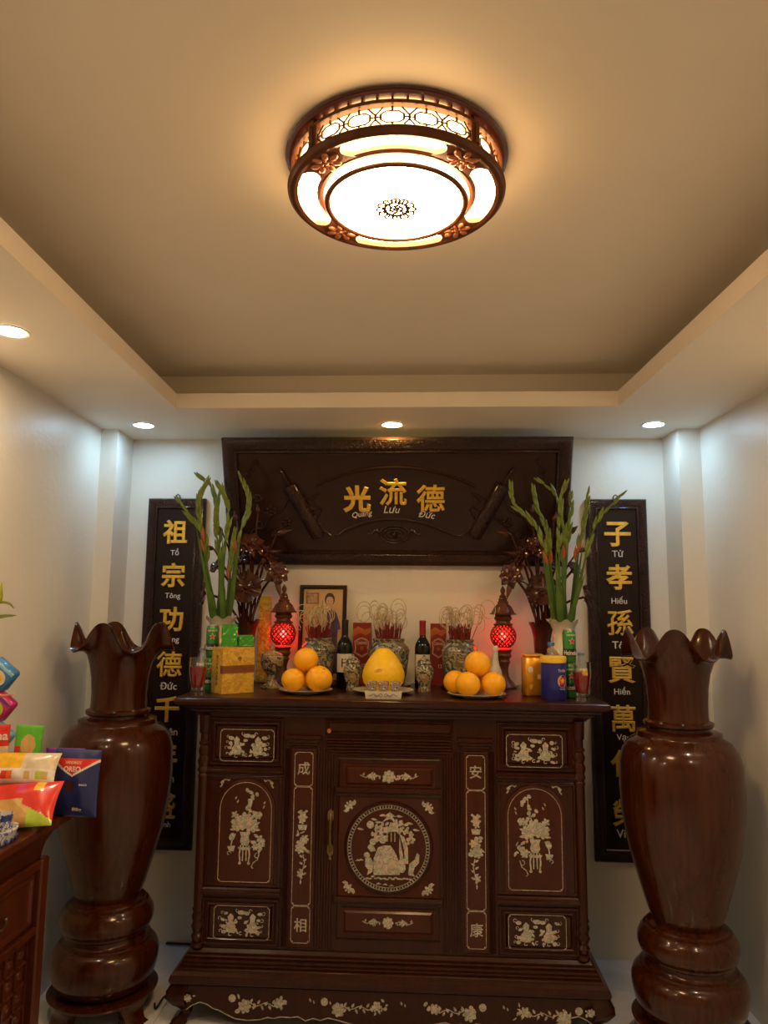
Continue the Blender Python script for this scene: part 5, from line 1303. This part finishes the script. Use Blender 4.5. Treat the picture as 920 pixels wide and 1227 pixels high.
# curved apron and carved legs
ap = [(-.40,.31)]+[(-.40+.8*i/20, .275-.14*abs(2*i/20-1)**3+.012*sin(i*1.9)) for i in range(21)]+[(.40,.31)]
g = G(); g.prism(ap, 0, .016); put('apron', side_xf(g, (ye0+ye1)/2, fx-.030), M_SIDE, t, 30)
for y in (ye0+.05, ye1-.155):
    g = G(); g.prism([(0,.31),(.105,.31),(.105,0),(.055,0),(.02,.06),(.0,.17)] if y > 0 else [(0,.31),(.105,.31),(.105,.17),(.085,.06),(.05,0),(0,0)], 0, .016); g.xf(lambda p, y=y: Vector((fx-.034-p.y, y+p.x, p.z))); put('leg_bracket', g, M_SIDE, t, 30)

# snack bags -------------------------------------------------------------
def pmat(nm, c, ro=.3): 
    return bpy.data.materials.get(nm) or plain(nm, c, ro, coat=.4, var=.12, vs=40, bmp=.15)
K = dict(navy=pmat('pack_navy', (.018,.03,.15)), red=pmat('pack_red', (.68,.03,.02)), white=pmat('pack_white', (.75,.73,.68)), yellow=pmat('pack_yellow', (.85,.50,.02)), green=pmat('pack_green', (.10,.48,.03)), lime=pmat('pack_lime', (.45,.62,.06)),
         orange=pmat('pack_orange', (.80,.16,.02)), purple=pmat('pack_purple', (.16,.03,.30)), blue=pmat('pack_blue', (.04,.22,.50)), lblue=pmat('pack_light_blue', (.25,.55,.75)), pink=pmat('pack_magenta', (.55,.03,.18)), clear=pmat('pack_amber', (.55,.33,.10)), tan=pmat('pack_tan', (.62,.42,.16)), dark=pmat('pack_dark', (.05,.02,.02)), beige=pmat('pack_beige', (.70,.62,.48)))
KL = list(K); KM = [K[k] for k in KL]
def bag(name, label, w, h, th, col, loc, rot, seed=0, n=(36,36), group=None, wav=.05):
    """pillow bag: front faces -y, base at z=0, printed regions by face"""
    t = thing(name, label, 'snack bag', loc, rot, group); r = random.Random(seed); g = G(); nx, nz = n
    ph = [r.uniform(0, 6) for _ in range(4)]
    def bulge(u, v): 
        e = (max(0, 1-abs(2*u-1)**3.0)*max(0, 1-abs(2*v-1)**3.0))**.6
        return th*.5*e*(1+wav*2*sin(9*u+ph[0])*sin(7*v+ph[1])+wav*sin(21*u+ph[2]+5*v))+.0008
    def pos(u, v, s): 
        pin = 1-.05*sin(PI*v)
        return ((u-.5)*w*pin, -s*bulge(u, v), v*h)
    for s in (1, -1):
        b = len(g.v)
        for j in range(nz+1):
            for i in range(nx+1): g.v.append(pos(i/nx, j/nz, s))
        for j in range(nz):
            for i in range(nx):
                g.f.append([b+j*(nx+1)+i, b+j*(nx+1)+i+1, b+(j+1)*(nx+1)+i+1, b+(j+1)*(nx+1)+i]); g.m.append(KL.index(col((i+.5)/nx, (j+.5)/nz)))
    o = put('film', g, KM, t, 60, normals=False)
    def mp(x, z, d=.0006): 
        p = pos(x/w+.5, z/h, 1); return Vector((x, p[1]-d, z))
    return t, (lambda p: tuple(mp(p[0], p[2], .0006-p[1])))
# navy biscuit pouch
def c_oreo(u, v):
    if v < .05 or v > .90: return 'navy'
    if v > .60 and v > .60+.42*abs(u-.48)*1.0 and v < .87: return 'red' if v > .63+.45*abs(u-.48) else 'white'
    if (u-.45)**2*1.0+((v-.46)*1.2)**2 < .010: return 'dark'
    return 'navy'
t, mp = bag('snack_pouch', 'navy blue biscuit pouch with red crest at the end of the side table', .170, .215, .05, c_oreo, (-1.165, 2.500, ZB+.001), (R(-4), 0, R(-6)), 1, (60,70))
put('lettering', text_g('OREO', .017, -.004, .154, 0, .02, .01, width=.060, mapf=mp), M_WHITE, t, 0)
put('upper_lettering', text_g('HANDMADE', .009, -.002, .175, 0, .006, .01, width=.056, mapf=mp), K['beige'], t, 0)
put('small_lettering', text_g('SNACK', .006, .040, .105, 0, .006, .01, mapf=mp), M_WHITE, t, 0)
put('net_weight', text_g('88g', .014, .022, .025, 0, .02, .01, width=.034, mapf=mp), K['beige'], t, 0)
# red and amber bag lying in front
def c_red(u, v):
    if v > .55 or (u > .62 and v > .10+.9*(1-u)): 
        return 'pink' if (.50 < u < .60 and v > .72) else ('yellow' if (.70 < u < .82 and v > .74) else 'red')
    if u > .70 and v < .4: return 'lime'
    return 'clear' if (u*3.1+v*2.3) % 1 < .72 else 'tan'
bag('snack_bag', 'red bag with clear amber window lying at the front of the side table', .265, .150, .05, c_red, (-1.285, 2.322, ZB+.0102), (R(-42), R(-4), R(4)), 2, (54,34))
def c_yel(u, v):
    if v < .42:
        k = int(u*13); return ('white','white','green','white','red','orange','white','white','tan','white','lime','tan','white')[k % 13] if .10 < v < .34 else 'white'
    return 'yellow' if u < .55 else 'beige'
bag('snack_bag', 'white and yellow bag lying on top of the red bag', .250, .105, .06, c_yel, (-1.330, 2.428, ZB+.116), (R(-30), R(0), R(3)), 3, (52,26))
def c_grn(u, v):              # both packets stand on the table, their lower halves behind the bags
    v = (v-.60)/.40
    if v < .12: return 'lime'
    if (u-.55)**2+((v-.45)*.9)**2 < .07: return 'tan'
    if u < .3 and v < .4: return 'red'
    return 'green'
bag('snack_bag', 'upright green biscuit packet between the red packet and the purple bag', .095, .288, .03, c_grn, (-1.350, 2.502, ZB+.004), (R(-3), R(2), R(3)), 4, (34,80))
def c_rd2(u, v): return 'beige' if (v < .76 and u > .35) else 'red'
t, mp = bag('snack_bag', 'upright red biscuit packet with beige panel behind the white and yellow bag', .130, .290, .03, c_rd2, (-1.466, 2.497, ZB+.003), (R(-2), R(-1), R(3)), 5, (40,70))
put('lettering', text_g('nana', .020, .026, .250, 0, .02, .01, mapf=mp), M_WHITE, t, 0)
bag('snack_bag', 'orange packet standing behind the navy pouch', .060, .170, .03, lambda u, v: 'orange' if v > .12 else 'red', (-1.272, 2.527, ZB+.004), (R(-3), 0, R(4)), 6, (16,30))
bag('snack_bag', 'purple bag standing behind the navy pouch', .140, .205, .04, lambda u, v: 'white' if (abs(v-.86-.1*(u-.5)) < .02) else 'purple', (-1.240, 2.574, ZB+.002), (R(-1), 0, R(0)), 7, (34,44))
# stacked snack boxes, each turned on its corner
def snack_box(label, w, d, h, m1, m2, m3, loc, rot):
    t = thing('snack_box', label, 'snack box', loc, rot); g = G(); g.box(-w/2, w/2, -d/2, d/2, 0, h, .008); put('carton', g, m1, t, 50)
    g = G(); g.box(-w/2+.004, w/2-.002, -d/2-.0008, -d/2+.01, h*.80, h*.93, .001); put('printed_stripe', g, m3, t, 0)
    g = G(); g.flat([(w/2-h*.50+h*.32*cos(2*PI*i/20)*1.15, h*.42+h*.32*sin(2*PI*i/20)) for i in range(20)], -d/2-.0002, .0006); put('printed_ring', g, K['beige'] if m2 is not K['lime'] else K['lime'], t, 0)
    g = G(); g.flat([(w/2-h*.50+h*.19*cos(2*PI*i/20)*1.15, h*.42+h*.19*sin(2*PI*i/20)) for i in range(20)], -d/2-.0009, .0006); put('printed_badge', g, m2, t, 0)
snack_box('dark blue snack carton, lowest of the leaning carton stack', .128, .054, .191, K['blue'], K['yellow'], K['lblue'], (-1.471, 2.557, ZB), (0, 0, 0))
# three flat cartons lie on one another, tipped so that their far ends lean on the wall
snack_box('light blue snack carton under the magenta one in the leaning carton stack', .150, .05, .0828, K['lblue'], K['red'], K['white'], (-1.528, 2.557, ZB+.232), (0, R(38), 0))
snack_box('magenta snack carton with lime badge in the leaning carton stack', .150, .05, .0828, K['pink'], K['lime'], K['purple'], (-1.528, 2.557, ZB+.337), (0, R(38), 0))
snack_box('bright blue snack carton with yellow badge on top of the carton stack', .100, .05, .0828, K['blue'], K['yellow'], K['lblue'], (-1.5083, 2.557, ZB+.4266), (0, R(38), 0))

# blue and white cup set
t = thing('cup_tray', 'blue and white ceramic tray under the cups at the table edge', 'tray', (-1.272, 2.198, ZB), (0,0,R(84)))
g = G(); g.lathe([(.001,0),(.050,0),(.054,.004),(.056,.020),(.060,.026),(.060,.030),(.055,.030),(.051,.022),(.001,.018)], 40); g.xf(lambda p: Vector((p.x*1.75, p.y, p.z*1.2))); put('body', g, M_BLUEW, t)
g = G()
for k in range(22): a = 2*PI*k/22; g.sphere((.0565*1.72*sin(a), -.0565*cos(a), .008), .007, 8, 6, (.7,.7,1))
put('scalloped_wave', g, pmat('cobalt_glaze', (.03,.05,.30)), t)
for k, (dx, dy) in enumerate(((.058,0),(-.0,.0),(-.058,0))):
    c = thing('tea_cup', 'blue and white ceramic cup standing in the tray at the table edge', 'cup', (-1.272+.10*dx, 2.198+dx, ZB+0.0213), (0,0,0), 'tea cups in the tray')
    g = G(); g.lathe([(.001,0),(.018,0),(.020,.005),(.025,.030),(.028,.052),(.0265,.052),(.0235,.030),(.018,.008),(.001,.006)], 28); put('body', g, M_BLUEW, c)
    g = G(); g.lathe([(.0258,.032),(.0280,.0500)], 28, cap=False); put('glaze_band', g, pmat('cobalt_glaze', (.03,.05,.30)), c)

# lily in a vase at the wall end of the table
t = thing('bud_vase', 'slender cream vase holding the lily on the side table', 'vase', (-1.46, 2.26, ZB))
g = G(); g.lathe([(.001,0),(.040,0),(.046,.01),(.052,.07),(.046,.13),(.026,.19),(.024,.24),(.034,.27),(.030,.27),(.020,.24),(.021,.19),(.040,.13),(.046,.07),(.036,.012),(.001,.010)], 36); put('body', g, M_CREAM, t)
t = thing('lily_stem', 'lily stem with a green bud, narrow leaves and a pink drooping bud', 'flower', (-1.46, 2.26, ZB+.16))
S0 = [(0,0,0),(.005,-.002,.2),(.02,0,.40),(.06,.0,.52),(.105,.0,.545)]
g = G(); g.tube(smooth_path(S0, 16), .0045, 7); put('stem', g, M_GREEN, t)
g = G(); g.join(spindle((.110,0,.530), (.30,-.1,1), .085, .017)); put('green_bud', g, plain('lily_bud', (.36,.42,.03), .35, var=.2), t)
for pts, w in (([(.09,0,.535),(.13,0,.548),(.165,-.01,.545),(.182,-.012,.530)], .005), ([(.05,0,.50),(.10,-.005,.498),(.15,-.01,.505),(.192,-.012,.508)], .010), ([(.02,0,.40),(-.03,.0,.46),(-.07,0,.47)], .010)):
    g = G(); blade(g, smooth_path(pts, 10), w, Vector((0,-.75,.66)), .0008); put('leaf', g, plain('lily_leaf', (.10,.15,.02), .4) if not bpy.data.materials.get('lily_leaf') else bpy.data.materials['lily_leaf'], t)
g = G(); g.tube(smooth_path([(.01,-.002,.26),(.07,-.02,.29),(.11,-.02,.268),(.15,-.02,.262),(.21,-.02,.268)], 16), [.004]*5+[.009,.014,.016,.017,.016,.013,.010,.007,.005,.003,.002,.0008], 8); put('pink_bud', g, plain('lily_pink', (.60,.22,.14), .45, var=.2), t)

# cable on the floor
tag(put('power_cable', G().tube(smooth_path([(-.998,3.773,.010),(-1.005,3.745,.007),(-1.05,3.70,.006),(-1.09,3.50,.006),(-1.072,3.36,.006),(-1.058,3.27,.03),(-1.07,3.23,.035),(-1.09,3.20,.008),(-1.11,3.24,.006)], 50), .0045, 6), M_CORD), 'thin black power cable on the floor beside the floor vase', 'cable')
g = G(); g.tube(smooth_path([(-1.25,3.776,.010),(-1.12,3.774,.010),(-1.0,3.773,.010)], 12), .005, 6); 
tag(put('wall_cable', g, M_CORD), 'black cable running along the foot of the back wall', 'cable')
